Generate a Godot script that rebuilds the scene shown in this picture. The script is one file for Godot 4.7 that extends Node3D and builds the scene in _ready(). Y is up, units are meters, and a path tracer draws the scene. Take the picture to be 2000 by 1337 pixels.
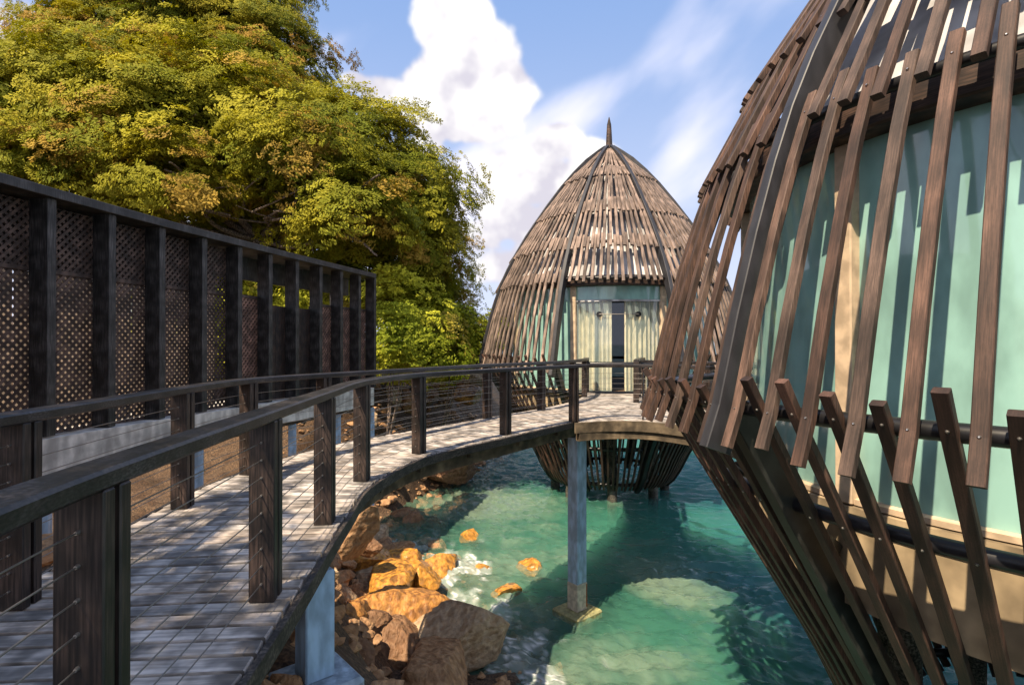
extends Node3D
# Spa pods over the sea: a curved boardwalk, two slatted egg-shaped pavilions, a lattice pavilion, a rocky shore and trees.
# x right, y up, the deck of the boardwalk at y = 0; "d" is the distance in front of the camera (world z = -d).

const WL := -3.63            # water level
const EYE := 1.37
const FPX := 1120.0          # focal length in pixels of the 2000 px wide photograph
const SUN := Vector3(-0.345, 0.815, 0.466)

var rng := RandomNumberGenerator.new()
var M := {}
var T := {}
var used := {}
var n1 := FastNoiseLite.new()
var n2 := FastNoiseLite.new()
var rock_meshes := []
var shore: PackedVector2Array

# ------------------------------------------------------------------ mesh builder
class MB:
	var v := PackedVector3Array()
	var n := PackedVector3Array()
	var c := PackedColorArray()
	var idx := PackedInt32Array()
	func tri(a: Vector3, b: Vector3, d: Vector3, out: Vector3) -> void:
		var nn := (d - a).cross(b - a)
		if nn.length_squared() < 1e-16:
			return
		nn = nn.normalized()
		var k := v.size()
		if nn.dot(out) < 0.0:
			nn = -nn
			v.append_array(PackedVector3Array([a, d, b]))
		else:
			v.append_array(PackedVector3Array([a, b, d]))
		n.append_array(PackedVector3Array([nn, nn, nn]))
		idx.append_array(PackedInt32Array([k, k + 1, k + 2]))
	func quad(a: Vector3, b: Vector3, cc: Vector3, d: Vector3, out: Vector3) -> void:
		var nn := (cc - a).cross(b - d)
		if nn.length_squared() < 1e-16:
			return
		nn = nn.normalized()
		var k := v.size()
		if nn.dot(out) < 0.0:
			nn = -nn
			v.append_array(PackedVector3Array([a, d, cc, b]))
		else:
			v.append_array(PackedVector3Array([a, b, cc, d]))
		n.append_array(PackedVector3Array([nn, nn, nn, nn]))
		idx.append_array(PackedInt32Array([k, k + 1, k + 2, k, k + 2, k + 3]))
	# a box with chamfered edges
	func box(at: Vector3, size: Vector3, ch := 0.004, b := Basis()) -> void:
		var h := size * 0.5
		var e := minf(ch, minf(h.x, minf(h.y, h.z)) * 0.6)
		var i := h - Vector3(e, e, e)
		for ax in 3:
			var u := (ax + 1) % 3
			var w := (ax + 2) % 3
			for s in [-1.0, 1.0]:
				var p := []
				for q in [[-1, -1], [1, -1], [1, 1], [-1, 1]]:
					var r := Vector3()
					r[ax] = h[ax] * s
					r[u] = i[u] * q[0]
					r[w] = i[w] * q[1]
					p.append(at + b * r)
				var o := Vector3()
				o[ax] = s
				quad(p[0], p[1], p[2], p[3], b * o)
				for s2 in [-1.0, 1.0]:   # the edge between face ax and face u
					var p1 := []
					for q in [[0, -1], [0, 1], [1, 1], [1, -1]]:
						var r := Vector3()
						r[ax] = (h[ax] if q[0] == 0 else i[ax]) * s
						r[u] = (i[u] if q[0] == 0 else h[u]) * s2
						r[w] = i[w] * q[1]
						p1.append(at + b * r)
					var o2 := Vector3()
					o2[ax] = s
					o2[u] = s2
					quad(p1[0], p1[1], p1[2], p1[3], b * o2)
		for sx in [-1.0, 1.0]:
			for sy in [-1.0, 1.0]:
				for sz in [-1.0, 1.0]:
					var s := Vector3(sx, sy, sz)
					tri(at + b * (s * Vector3(h.x, i.y, i.z)), at + b * (s * Vector3(i.x, h.y, i.z)), at + b * (s * Vector3(i.x, i.y, h.z)), b * s)
	# a bar of rectangular, chamfered section along points; side = the direction of its width
	func bar(pts: PackedVector3Array, wide: float, thick: float, sides: PackedVector3Array, ch := 0.006) -> void:
		var rings := []
		for k in pts.size():
			var t := (pts[mini(k + 1, pts.size() - 1)] - pts[maxi(k - 1, 0)]).normalized()
			var s := sides[k if sides.size() > 1 else 0]
			s = (s - t * s.dot(t)).normalized()
			var u := t.cross(s).normalized()
			var m := 1.0
			if k > 0 and k < pts.size() - 1:
				var t0 := (pts[k] - pts[k - 1]).normalized()
				m = 1.0 / maxf(0.5, t0.dot(t))
			var ring := PackedVector3Array()
			var a := wide * 0.5
			var b := thick * 0.5
			for q in [[a, b - ch], [a - ch, b], [-a + ch, b], [-a, b - ch], [-a, -b + ch], [-a + ch, -b], [a - ch, -b], [a, -b + ch]]:
				ring.append(pts[k] + s * (q[0] * m) + u * q[1])
			rings.append(ring)
		for k in rings.size() - 1:
			var mid := (pts[k] + pts[k + 1]) * 0.5
			for j in 8:
				var j2 := (j + 1) % 8
				var ctr: Vector3 = (rings[k][j] + rings[k][j2] + rings[k + 1][j] + rings[k + 1][j2]) * 0.25
				quad(rings[k][j], rings[k][j2], rings[k + 1][j2], rings[k + 1][j], ctr - mid)
		for e in [0, rings.size() - 1]:
			var o: Vector3 = pts[0] - pts[1] if e == 0 else pts[e] - pts[e - 1]
			var r: PackedVector3Array = rings[e]
			quad(r[0], r[1], r[2], r[3], o)
			quad(r[4], r[5], r[6], r[7], o)
			quad(r[0], r[3], r[4], r[7], o)
	# a smooth round tube
	func tube(pts: PackedVector3Array, radii: PackedFloat32Array, sides := 8, closed := false, caps := true) -> void:
		var base := v.size()
		var cnt := pts.size()
		var last := Vector3.UP
		for k in cnt:
			var a := pts[(k - 1 + cnt) % cnt] if closed else pts[maxi(k - 1, 0)]
			var b := pts[(k + 1) % cnt] if closed else pts[mini(k + 1, cnt - 1)]
			var t := (b - a).normalized()
			if k == 0 and absf(t.dot(last)) > 0.9:
				last = Vector3.RIGHT
			var u := (last - t * last.dot(t)).normalized()
			last = u
			var w := t.cross(u)
			var r := radii[k if radii.size() > 1 else 0]
			for j in sides:
				var f := TAU * j / sides
				var o := u * cos(f) + w * sin(f)
				v.append(pts[k] + o * r)
				n.append(o)
		for k in (cnt if closed else cnt - 1):
			for j in sides:
				var a := base + k * sides + j
				var b := base + k * sides + (j + 1) % sides
				var d := base + ((k + 1) % cnt) * sides + j
				var e := base + ((k + 1) % cnt) * sides + (j + 1) % sides
				idx.append_array(PackedInt32Array([a, d, b, b, d, e]))
		if caps and not closed:
			for e in [0, cnt - 1]:
				var o: Vector3 = pts[0] - pts[1] if e == 0 else pts[e] - pts[e - 1]
				for j in sides:
					tri(pts[e], v[base + e * sides + j], v[base + e * sides + (j + 1) % sides], o)
	# a surface of revolution about y through (r, y) pairs; flat across the profile, smooth around
	func lathe(prof: Array, a0 := 0.0, a1 := TAU, segs := 64) -> void:
		for p in prof.size() - 1:
			var r0: float = prof[p][0]
			var y0: float = prof[p][1]
			var r1: float = prof[p + 1][0]
			var y1: float = prof[p + 1][1]
			var nr := y1 - y0
			var ny := r0 - r1
			var l := sqrt(nr * nr + ny * ny)
			var base := v.size()
			for k in segs + 1:
				var f := lerpf(a0, a1, float(k) / segs)
				var o := Vector3(cos(f), 0, -sin(f))
				v.append(o * r0 + Vector3.UP * y0)
				v.append(o * r1 + Vector3.UP * y1)
				var nn := (o * nr + Vector3.UP * ny) / l
				n.append(nn)
				n.append(nn)
			for k in segs:
				var q := base + k * 2
				idx.append_array(PackedInt32Array([q, q + 1, q + 2, q + 2, q + 1, q + 3]))
	# an upright prism over a convex outline in x, z with a chamfered top edge
	func prism(poly: PackedVector2Array, y0: float, y1: float, ch := 0.004) -> void:
		var mid := Vector2()
		for p in poly:
			mid += p / poly.size()
		var inner := PackedVector2Array()
		for p in poly:
			inner.append(p + (mid - p).normalized() * ch * 1.4)
		var k := poly.size()
		for j in range(1, k - 1):
			tri(Vector3(inner[0].x, y1, inner[0].y), Vector3(inner[j].x, y1, inner[j].y), Vector3(inner[j + 1].x, y1, inner[j + 1].y), Vector3.UP)
			tri(Vector3(poly[0].x, y0, poly[0].y), Vector3(poly[j].x, y0, poly[j].y), Vector3(poly[j + 1].x, y0, poly[j + 1].y), Vector3.DOWN)
		for j in k:
			var a := poly[j]
			var b := poly[(j + 1) % k]
			var ia := inner[j]
			var ib := inner[(j + 1) % k]
			var o2 := (a + b) * 0.5 - mid
			var o := Vector3(o2.x, 0, o2.y)
			quad(Vector3(a.x, y0, a.y), Vector3(b.x, y0, b.y), Vector3(b.x, y1 - ch, b.y), Vector3(a.x, y1 - ch, a.y), o)
			quad(Vector3(a.x, y1 - ch, a.y), Vector3(b.x, y1 - ch, b.y), Vector3(ib.x, y1, ib.y), Vector3(ia.x, y1, ia.y), o + Vector3.UP * 0.1)
	func mesh() -> ArrayMesh:
		var a := []
		a.resize(Mesh.ARRAY_MAX)
		a[Mesh.ARRAY_VERTEX] = v
		a[Mesh.ARRAY_NORMAL] = n
		if c.size() == v.size():
			a[Mesh.ARRAY_COLOR] = c
		a[Mesh.ARRAY_INDEX] = idx
		var m := ArrayMesh.new()
		m.add_surface_from_arrays(Mesh.PRIMITIVE_TRIANGLES, a)
		return m

# ------------------------------------------------------------------ nodes
func numbered(called: String) -> String:
	if not used.has(called):
		used[called] = 0
		return called
	used[called] += 1
	return "%s_%03d" % [called, used[called]]

func put(called: String, mesh: Mesh, mat: Material, parent: Node3D = null, xf := Transform3D()) -> MeshInstance3D:
	var o := MeshInstance3D.new()
	o.name = numbered(called) if parent == null else called
	o.mesh = mesh
	o.material_override = mat
	o.transform = xf
	if parent == null:
		add_child(o)
	else:
		var k := 0
		while parent.has_node(NodePath(o.name)):
			k += 1
			o.name = "%s_%03d" % [called, int(parent.get_meta("n_" + called, 0)) + 1]
			parent.set_meta("n_" + called, int(parent.get_meta("n_" + called, 0)) + 1)
		parent.add_child(o, true)
	return o

func thing(called: String, label: String, category: String, at: Vector3, group := "") -> Node3D:
	var o := Node3D.new()
	o.name = numbered(called)
	add_child(o)
	o.position = at
	tag(o, label, category, group)
	return o

func tag(o: Node3D, label: String, category: String, group := "") -> void:
	o.set_meta("label", label)
	o.set_meta("category", category)
	if group:
		o.set_meta("group", group)

func structure(o: Node3D, label: String, category: String) -> void:
	tag(o, label, category)
	o.set_meta("kind", "structure")

func at_px(x: float, y: float, d: float) -> Vector3:
	return Vector3((x - 1000.0) * d / FPX, EYE + (674.0 - y) * d / FPX, -d)

# ------------------------------------------------------------------ textures and materials
func noise_tex(freq: float, oct: int, c0: float, c1: float, seed_: int, kind := FastNoiseLite.TYPE_SIMPLEX_SMOOTH, size := 512) -> ImageTexture:
	var f := FastNoiseLite.new()
	f.seed = seed_
	f.noise_type = kind
	f.frequency = freq
	f.fractal_octaves = oct
	var im := f.get_seamless_image(size, size, false, false, 0.15)
	im.convert(Image.FORMAT_RGB8)
	var b := im.get_data()
	var lut := PackedByteArray()
	for i in 256:
		lut.append(int(255.0 * lerpf(c0, c1, smoothstep(0.15, 0.85, i / 255.0))))
	for i in b.size():
		b[i] = lut[b[i]]
	return ImageTexture.create_from_image(Image.create_from_data(size, size, false, Image.FORMAT_RGB8, b))

func ramp_tex(freq: float, oct: int, cols: Array, seed_: int, size := 512) -> ImageTexture:
	var f := FastNoiseLite.new()
	f.seed = seed_
	f.frequency = freq
	f.fractal_octaves = oct
	var im := f.get_seamless_image(size, size, false, false, 0.15)
	im.convert(Image.FORMAT_RGB8)
	var b := im.get_data()
	var g := Gradient.new()
	g.offsets = PackedFloat32Array()
	g.colors = PackedColorArray()
	var offs := PackedFloat32Array()
	var cc := PackedColorArray()
	for i in cols.size():
		offs.append(0.18 + 0.64 * i / (cols.size() - 1))
		cc.append(cols[i])
	g.offsets = offs
	g.colors = cc
	var lut := []
	for i in 256:
		lut.append(g.sample(i / 255.0))
	for i in range(0, b.size(), 3):
		var q: Color = lut[b[i]]
		b[i] = int(q.r * 255)
		b[i + 1] = int(q.g * 255)
		b[i + 2] = int(q.b * 255)
	return ImageTexture.create_from_image(Image.create_from_data(size, size, false, Image.FORMAT_RGB8, b))

func lin(r: float, g: float, b: float) -> Color:
	return Color(r, g, b).linear_to_srgb()

func mat(color: Color, rough: float, tex: Texture2D = null, scale := Vector3.ONE, detail: Texture2D = null, dscale := Vector3.ONE, bump: Texture2D = null, relief := 0.0, world := false) -> StandardMaterial3D:
	var m := StandardMaterial3D.new()
	m.albedo_color = color
	m.roughness = rough
	if tex or bump:
		m.uv1_triplanar = true
		m.uv1_world_triplanar = world
		m.uv1_scale = scale
		m.albedo_texture = tex
	if bump:
		m.heightmap_enabled = true
		m.heightmap_texture = bump
		m.heightmap_scale = relief
	if detail:
		m.detail_enabled = true
		m.detail_albedo = detail
		m.detail_blend_mode = BaseMaterial3D.BLEND_MODE_MUL
		m.detail_uv_layer = BaseMaterial3D.DETAIL_UV_2
		m.uv2_triplanar = true
		m.uv2_world_triplanar = world
		m.uv2_scale = dscale
	return m

func make_materials() -> void:
	T.grain = noise_tex(0.03, 4, 0.45, 1.0, 11)
	T.blotch = noise_tex(0.008, 4, 0.55, 1.0, 12)
	T.fine = noise_tex(0.05, 4, 0.35, 1.0, 13)
	T.stone = noise_tex(0.012, 6, 0.0, 1.0, 14)
	T.soft = noise_tex(0.014, 5, 0.80, 1.0, 16)
	T.sgrain = noise_tex(0.03, 4, 0.68, 1.0, 17)
	T.speck = noise_tex(0.12, 3, 0.6, 1.0, 15)
	# weathered slats: six tones, grain running up the slat
	M.slats = []
	M.lower_slats = []
	for k in 6:
		var t := 0.66 + 0.13 * k
		var grey: float = [0.0, 0.35, 0.1, 0.5, 0.05, 0.3][k]
		var m := mat(lin(lerpf(0.205, 0.155, grey) * t, lerpf(0.108, 0.125, grey) * t, lerpf(0.074, 0.105, grey) * t), 0.72, T.blotch, Vector3(0.9, 0.35, 0.9), T.sgrain, Vector3(5, 0.22, 5), T.sgrain, 0.12)
		m.uv1_offset = Vector3(0.13 * k, 0.37 * k, 0.21 * k)
		m.uv2_offset = Vector3(0.31 * k, 0.17 * k, 0.11 * k)
		M.slats.append(m)
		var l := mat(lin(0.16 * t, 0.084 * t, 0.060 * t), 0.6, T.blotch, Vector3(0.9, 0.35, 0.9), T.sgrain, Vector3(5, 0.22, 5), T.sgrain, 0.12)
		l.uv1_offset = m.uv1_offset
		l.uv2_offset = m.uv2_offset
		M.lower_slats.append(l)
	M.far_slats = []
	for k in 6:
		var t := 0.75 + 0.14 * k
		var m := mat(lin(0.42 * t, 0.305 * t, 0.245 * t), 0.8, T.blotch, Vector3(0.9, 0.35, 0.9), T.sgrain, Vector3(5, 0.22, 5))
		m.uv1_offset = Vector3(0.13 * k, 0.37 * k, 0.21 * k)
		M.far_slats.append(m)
	M.planks = []
	for k in 8:
		var t := 0.88 + 0.035 * k
		var warm: float = [0.0, 0.5, 0.2, 0.8, 0.1, 0.4, 1.0, 0.3][k]
		var m := mat(lin((0.64 + 0.06 * warm) * t, 0.59 * t, (0.55 - 0.05 * warm) * t), 0.75, T.blotch, Vector3(0.8, 0.8, 0.8), T.soft, Vector3(0.35, 3, 4), T.sgrain, 0.12)
		m.uv1_offset = Vector3(0.4 * k, 0.3 * k, 0.7 * k)
		m.uv2_offset = Vector3(0.6 * k, 0.3 * k, 0.9 * k)
		M.planks.append(m)
	M.steel = mat(lin(0.060, 0.060, 0.070), 0.5, T.soft, Vector3(0.7, 0.3, 0.7), T.speck, Vector3(3, 3, 3))
	M.dark_steel = mat(lin(0.040, 0.042, 0.038), 0.5, T.blotch, Vector3(0.7, 0.7, 0.7), T.speck, Vector3(3, 3, 3))
	M.pipe = mat(lin(0.022, 0.022, 0.026), 0.38, T.blotch, Vector3(0.7, 0.7, 0.7))
	M.rail_wood = mat(lin(0.080, 0.052, 0.042), 0.5, T.blotch, Vector3(0.8, 0.8, 0.8), T.grain, Vector3(4, 0.2, 4), T.grain, 0.08)
	M.hand_rail = mat(lin(0.095, 0.080, 0.080), 0.42, T.blotch, Vector3(0.8, 0.8, 0.8), T.fine, Vector3(1.5, 4, 1.5), T.fine, 0.06)
	M.edge = mat(lin(0.15, 0.12, 0.10), 0.7, T.blotch, Vector3(0.8, 0.8, 0.8), T.fine, Vector3(1.2, 1.2, 1.2))
	M.cable = mat(lin(0.26, 0.24, 0.22), 0.45)
	M.cable.metallic = 0.8
	M.bolt = mat(lin(0.62, 0.60, 0.57), 0.3)
	M.bolt.metallic = 0.9
	M.fascia = mat(lin(0.16, 0.090, 0.062), 0.6, T.blotch, Vector3(0.8, 0.8, 0.8), T.grain, Vector3(0.3, 4, 0.3))
	M.beam = mat(lin(0.24, 0.18, 0.115), 0.85, T.blotch, Vector3(0.7, 0.7, 0.7), T.soft, Vector3(0.8, 0.8, 0.8), T.soft, 0.2)
	M.drum = mat(lin(0.74, 0.56, 0.34), 0.8, T.blotch, Vector3(0.35, 0.2, 0.35), T.soft, Vector3(0.6, 0.4, 0.6), T.soft, 0.1)
	M.mullion = mat(lin(0.70, 0.53, 0.36), 0.6, T.soft, Vector3(0.5, 0.5, 0.5))
	M.aqua = mat(lin(0.33, 0.58, 0.525), 0.12, T.soft, Vector3(0.25, 0.12, 0.25))
	M.aqua.clearcoat_enabled = true
	M.aqua.clearcoat = 1.0
	M.aqua.clearcoat_roughness = 0.03
	M.membrane = mat(lin(0.80, 0.79, 0.80), 0.8, T.blotch, Vector3(0.3, 0.3, 0.3))
	M.curtain = mat(lin(0.84, 0.77, 0.54), 0.85, T.soft, Vector3(2, 0.4, 2))
	M.curtain.backlight_enabled = true
	M.curtain.backlight = Color(0.3, 0.28, 0.2)
	M.pane = StandardMaterial3D.new()
	M.pane.transparency = BaseMaterial3D.TRANSPARENCY_ALPHA
	M.pane.albedo_color = Color(0.85, 0.96, 0.95, 0.10)
	M.pane.roughness = 0.02
	M.tinted = StandardMaterial3D.new()
	M.tinted.transparency = BaseMaterial3D.TRANSPARENCY_ALPHA
	M.tinted.albedo_color = Color(0.03, 0.30, 0.36, 0.72)
	M.tinted.roughness = 0.3
	M.room_floor = mat(lin(0.30, 0.20, 0.13), 0.4, T.grain, Vector3(0.4, 2, 2))
	M.concrete = mat(lin(0.80, 0.77, 0.72), 0.85, T.soft, Vector3(0.3, 0.5, 0.3), T.soft, Vector3(0.7, 0.25, 0.7), T.soft, 0.2)
	M.blue_paint = mat(lin(0.38, 0.56, 0.76), 0.5, T.soft, Vector3(0.9, 0.35, 0.9))
	M.foot = mat(lin(0.48, 0.60, 0.70), 0.8, T.soft, Vector3(0.9, 0.9, 0.9), T.soft, Vector3(1.5, 1.5, 1.5), T.soft, 0.2)
	M.wet_foot = mat(lin(0.50, 0.47, 0.22), 0.5, T.soft, Vector3(0.9, 0.9, 0.9), T.soft, Vector3(1.5, 1.5, 1.5))
	M.pile_white = mat(lin(0.66, 0.60, 0.48), 0.7, T.soft, Vector3(0.9, 0.9, 0.9))
	M.rust = mat(lin(0.34, 0.12, 0.03), 0.9, T.soft, Vector3(2, 2, 2))
	M.pile = mat(lin(0.30, 0.27, 0.22), 0.85, T.blotch, Vector3(0.7, 0.7, 0.7), T.fine, Vector3(1, 1, 1))
	M.black_wood = mat(lin(0.098, 0.090, 0.088), 0.55, T.blotch, Vector3(0.8, 0.8, 0.8), T.grain, Vector3(4, 0.2, 4), T.grain, 0.06)
	M.lattice = mat(lin(0.13, 0.085, 0.068), 0.7, T.blotch, Vector3(0.8, 0.8, 0.8))
	M.red_lattice = mat(lin(0.34, 0.19, 0.14), 0.7, T.blotch, Vector3(0.8, 0.8, 0.8))
	M.screen = mat(lin(0.96, 0.90, 0.83), 0.9, T.soft, Vector3(0.3, 0.3, 0.3))
	M.screen.backlight_enabled = true
	M.screen.backlight = Color(1.0, 0.97, 0.93)
	M.door_wood = mat(lin(0.085, 0.048, 0.036), 0.6, T.blotch, Vector3(0.8, 0.8, 0.8), T.grain, Vector3(4, 0.2, 4))
	# rock: tone of each boulder, mottled
	T.rock = ramp_tex(0.007, 6, [Color(0.72, 0.61, 0.50), Color(0.79, 0.69, 0.58), Color(0.95, 0.86, 0.75), Color(0.86, 0.80, 0.73), Color(0.74, 0.62, 0.50)], 21)
	T.rust = ramp_tex(0.009, 5, [Color(0.47, 0.34, 0.23), Color(0.70, 0.49, 0.28), Color(0.96, 0.73, 0.42), Color(0.74, 0.53, 0.32), Color(0.54, 0.42, 0.30)], 22)
	M.rock_grey = mat(lin(0.74, 0.67, 0.56), 0.85, T.rock, Vector3(1.0, 1.0, 1.0), T.soft, Vector3(1.0, 1.0, 1.0), T.stone, 3.0, true)
	M.rock_brown = mat(lin(0.70, 0.51, 0.34), 0.8, T.rock, Vector3(1.1, 1.1, 1.1), T.soft, Vector3(1.0, 1.0, 1.0), T.stone, 3.0, true)
	M.rock_dark = mat(lin(0.40, 0.27, 0.18), 0.7, T.rock, Vector3(1.1, 1.1, 1.1), T.soft, Vector3(1.0, 1.0, 1.0), T.stone, 3.0, true)
	M.rock_orange = mat(lin(0.86, 0.78, 0.64), 0.55, T.rust, Vector3(0.8, 0.8, 0.8), T.soft, Vector3(1.0, 1.0, 1.0), T.stone, 2.6, true)
	M.rock_wet = mat(lin(1.0, 0.92, 0.55), 0.3, T.rust, Vector3(0.9, 0.9, 0.9), T.soft, Vector3(1.0, 1.0, 1.0), T.stone, 1.0, true)
	M.ground = mat(lin(0.27, 0.20, 0.145), 0.9, T.rock, Vector3(0.3, 0.3, 0.3), T.fine, Vector3(0.8, 0.8, 0.8), T.stone, 3.0, true)
	M.bark = mat(lin(0.78, 0.60, 0.47), 0.9, T.fine, Vector3(1, 0.4, 1), T.grain, Vector3(1.5, 0.5, 1.5), T.grain, 0.8)
	M.leaf = StandardMaterial3D.new()
	M.leaf.roughness = 0.6
	M.leaf.metallic_specular = 0.18
	M.leaf.vertex_color_use_as_albedo = true
	M.leaf.backlight_enabled = true
	M.leaf.backlight = Color(0.75, 0.75, 0.40)
	# water: turbid sea, colour of the depth in its vertices, ripples in the mesh and in the relief
	T.ripple = noise_tex(0.022, 4, 0.0, 1.0, 31)
	var w := StandardMaterial3D.new()
	w.vertex_color_use_as_albedo = true
	w.roughness = 0.07
	w.transparency = BaseMaterial3D.TRANSPARENCY_ALPHA
	w.uv1_triplanar = true
	w.uv1_world_triplanar = true
	w.uv1_scale = Vector3(0.55, 0.55, 0.8)
	w.albedo_texture = noise_tex(0.02, 3, 0.92, 1.0, 32, FastNoiseLite.TYPE_SIMPLEX_SMOOTH, 256)
	w.heightmap_enabled = true
	w.heightmap_texture = T.ripple
	w.heightmap_scale = 1.1
	M.water = w

# ------------------------------------------------------------------ sky
func make_sky() -> Image:
	var w := 2048
	var h := 1024
	var im := Image.create(w, h, false, Image.FORMAT_RGBF)
	var f := FastNoiseLite.new()
	f.seed = 5
	f.noise_type = FastNoiseLite.TYPE_SIMPLEX_SMOOTH
	f.fractal_octaves = 6
	f.fractal_gain = 0.52
	f.frequency = 2.6
	var big := FastNoiseLite.new()
	big.seed = 9
	big.fractal_octaves = 3
	big.frequency = 0.9
	# cumulus masses: direction from the photograph's own sky, and others added all round, out of view
	var puffs := []
	for p in [[880, 30, 95, 90], [930, 130, 105, 95], [850, 170, 110, 75], [750, 190, 85, 60], [690, 160, 50, 38], [900, 235, 120, 50], [985, 170, 75, 65], [830, 290, 60, 22],
		[1095, 275, 60, 50], [1000, 335, 90, 45], [1070, 350, 120, 60], [1160, 310, 70, 45], [985, 420, 55, 70], [1050, 440, 110, 60], [1010, 520, 110, 60], [940, 460, 50, 40], [1100, 380, 100, 60],
		[545, 50, 36, 42], [20, 130, 90, 120]]:
		var dx: float = (p[0] - 1000.0) / FPX
		var dy: float = (674.0 - p[1]) / FPX
		puffs.append([Vector3(dx, dy, -1).normalized(), p[2] / FPX, p[3] / FPX])
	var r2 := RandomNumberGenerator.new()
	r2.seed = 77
	for k in 46:  # unseen clouds, their number raised to lift the ambient light
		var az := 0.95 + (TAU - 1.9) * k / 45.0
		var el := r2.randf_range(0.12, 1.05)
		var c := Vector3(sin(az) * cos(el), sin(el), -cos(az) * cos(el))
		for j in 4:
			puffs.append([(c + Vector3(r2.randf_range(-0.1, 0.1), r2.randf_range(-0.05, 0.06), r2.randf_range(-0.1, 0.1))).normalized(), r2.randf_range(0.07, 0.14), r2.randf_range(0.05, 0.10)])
	var field := PackedFloat32Array()   # the puffs on a coarse grid
	var gw := 512
	var gh := 256
	field.resize(gw * gh)
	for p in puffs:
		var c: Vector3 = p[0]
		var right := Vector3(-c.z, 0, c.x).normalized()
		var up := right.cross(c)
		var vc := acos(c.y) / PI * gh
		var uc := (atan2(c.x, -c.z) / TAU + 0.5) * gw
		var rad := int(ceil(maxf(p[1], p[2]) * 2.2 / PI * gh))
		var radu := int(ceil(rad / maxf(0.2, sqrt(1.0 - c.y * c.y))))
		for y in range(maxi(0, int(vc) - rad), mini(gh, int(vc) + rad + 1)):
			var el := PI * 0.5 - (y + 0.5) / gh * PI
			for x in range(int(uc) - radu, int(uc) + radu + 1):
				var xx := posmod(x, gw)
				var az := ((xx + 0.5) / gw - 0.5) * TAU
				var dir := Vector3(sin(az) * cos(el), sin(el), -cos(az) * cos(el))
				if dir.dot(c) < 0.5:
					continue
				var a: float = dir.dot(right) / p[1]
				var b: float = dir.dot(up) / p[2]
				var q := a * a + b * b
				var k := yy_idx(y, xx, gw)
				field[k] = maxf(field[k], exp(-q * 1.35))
	for y in h:
		var el := PI * 0.5 - (y + 0.5) / h * PI
		if el < -0.02:
			var g := Color(0.10, 0.15, 0.17)
			im.fill_rect(Rect2i(0, y, w, h - y), g)
			break
		var se := sin(el)
		var ce := cos(el)
		var t := clampf(se, 0, 1)
		var blue := Color(0.26, 0.285, 0.36).lerp(Color(0.088, 0.145, 0.27), pow(smoothstep(0.0, 0.62, t), 0.8))
		var gy := (y + 0.5) / h * gh - 0.5
		var y0 := clampi(int(gy), 0, gh - 1)
		var y1 := mini(y0 + 1, gh - 1)
		var fy := clampf(gy - y0, 0, 1)
		for x in w:
			var az := ((x + 0.5) / w - 0.5) * TAU
			var dir := Vector3(sin(az) * ce, se, -cos(az) * ce)
			var gx := (x + 0.5) / w * gw - 0.5
			var x0 := posmod(int(floor(gx)), gw)
			var x1 := (x0 + 1) % gw
			var fx: float = gx - floorf(gx)
			var puff := lerpf(lerpf(field[y0 * gw + x0], field[y0 * gw + x1], fx), lerpf(field[y1 * gw + x0], field[y1 * gw + x1], fx), fy)
			# thin high cloud in slanting streaks
			var s := Vector3((dir.x * 0.78 + dir.y * 0.62) * 0.9, (dir.y * 0.78 - dir.x * 0.62) * 2.5, dir.z * 1.3)
			var wisp := smoothstep(-0.12, 0.50, big.get_noise_3dv(s * 1.7) + 0.5 * f.get_noise_3dv(s * 0.9))
			wisp *= 0.72 * (1.0 - smoothstep(0.35, 0.75, t))
			var col := blue.lerp(Color(0.41, 0.39, 0.43), clampf(wisp, 0, 1))
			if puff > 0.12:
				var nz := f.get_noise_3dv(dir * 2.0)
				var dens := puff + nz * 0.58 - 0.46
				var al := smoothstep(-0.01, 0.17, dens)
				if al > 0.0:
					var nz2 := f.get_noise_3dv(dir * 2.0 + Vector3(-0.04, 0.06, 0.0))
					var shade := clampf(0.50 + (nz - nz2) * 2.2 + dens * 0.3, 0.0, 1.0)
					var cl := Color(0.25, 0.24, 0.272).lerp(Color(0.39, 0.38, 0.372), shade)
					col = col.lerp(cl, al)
			im.set_pixel((x + w / 2) % w, y, col)   # the panorama begins at -z
	return im

func yy_idx(y: int, x: int, w: int) -> int:
	return y * w + x

# ------------------------------------------------------------------ terrain
func shore_distance(x: float, d: float) -> float:   # positive on land
	var p := Vector2(x, d)
	var best := 1e9
	var sgn := 1.0
	for k in shore.size() - 1:
		var a := shore[k]
		var b := shore[k + 1]
		var q := Geometry2D.get_closest_point_to_segment(p, a, b)
		var dist := p.distance_to(q)
		if dist < best - 1e-5:
			best = dist
			var e := b - a
			sgn = 1.0 if e.x * (p.y - a.y) - e.y * (p.x - a.x) > 0.0 else -1.0
	return best * sgn

func land_height(x: float, d: float) -> float:
	var s := shore_distance(x, d)
	var h: float
	if s < 0.0:
		h = maxf(s * 0.35, -4.0)
	elif s < 1.5:
		h = s * lerpf(0.35, 0.12, smoothstep(6.5, 8.5, d))
	else:
		h = minf(lerpf(0.525, 0.18, smoothstep(6.5, 8.5, d)) + (s - 1.5) * 1.3, lerpf(lerpf(2.75, 1.55, smoothstep(5.5, 8.5, d)), 3.5, smoothstep(15.5, 20.0, d)))
		h += maxf(0.0, s - 3.3) * 0.05 + maxf(0.0, s - 10.0) * 0.14
	if s > 0.0 and d > 15.0:
		h = lerpf(h, minf(0.15 + s * 1.5, 3.5) + maxf(0.0, s - 4.0) * 0.08, smoothstep(15.5, 18.5, d))
	return WL + h + n1.get_noise_2d(x * 1.0, d * 1.0) * 0.32

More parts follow.
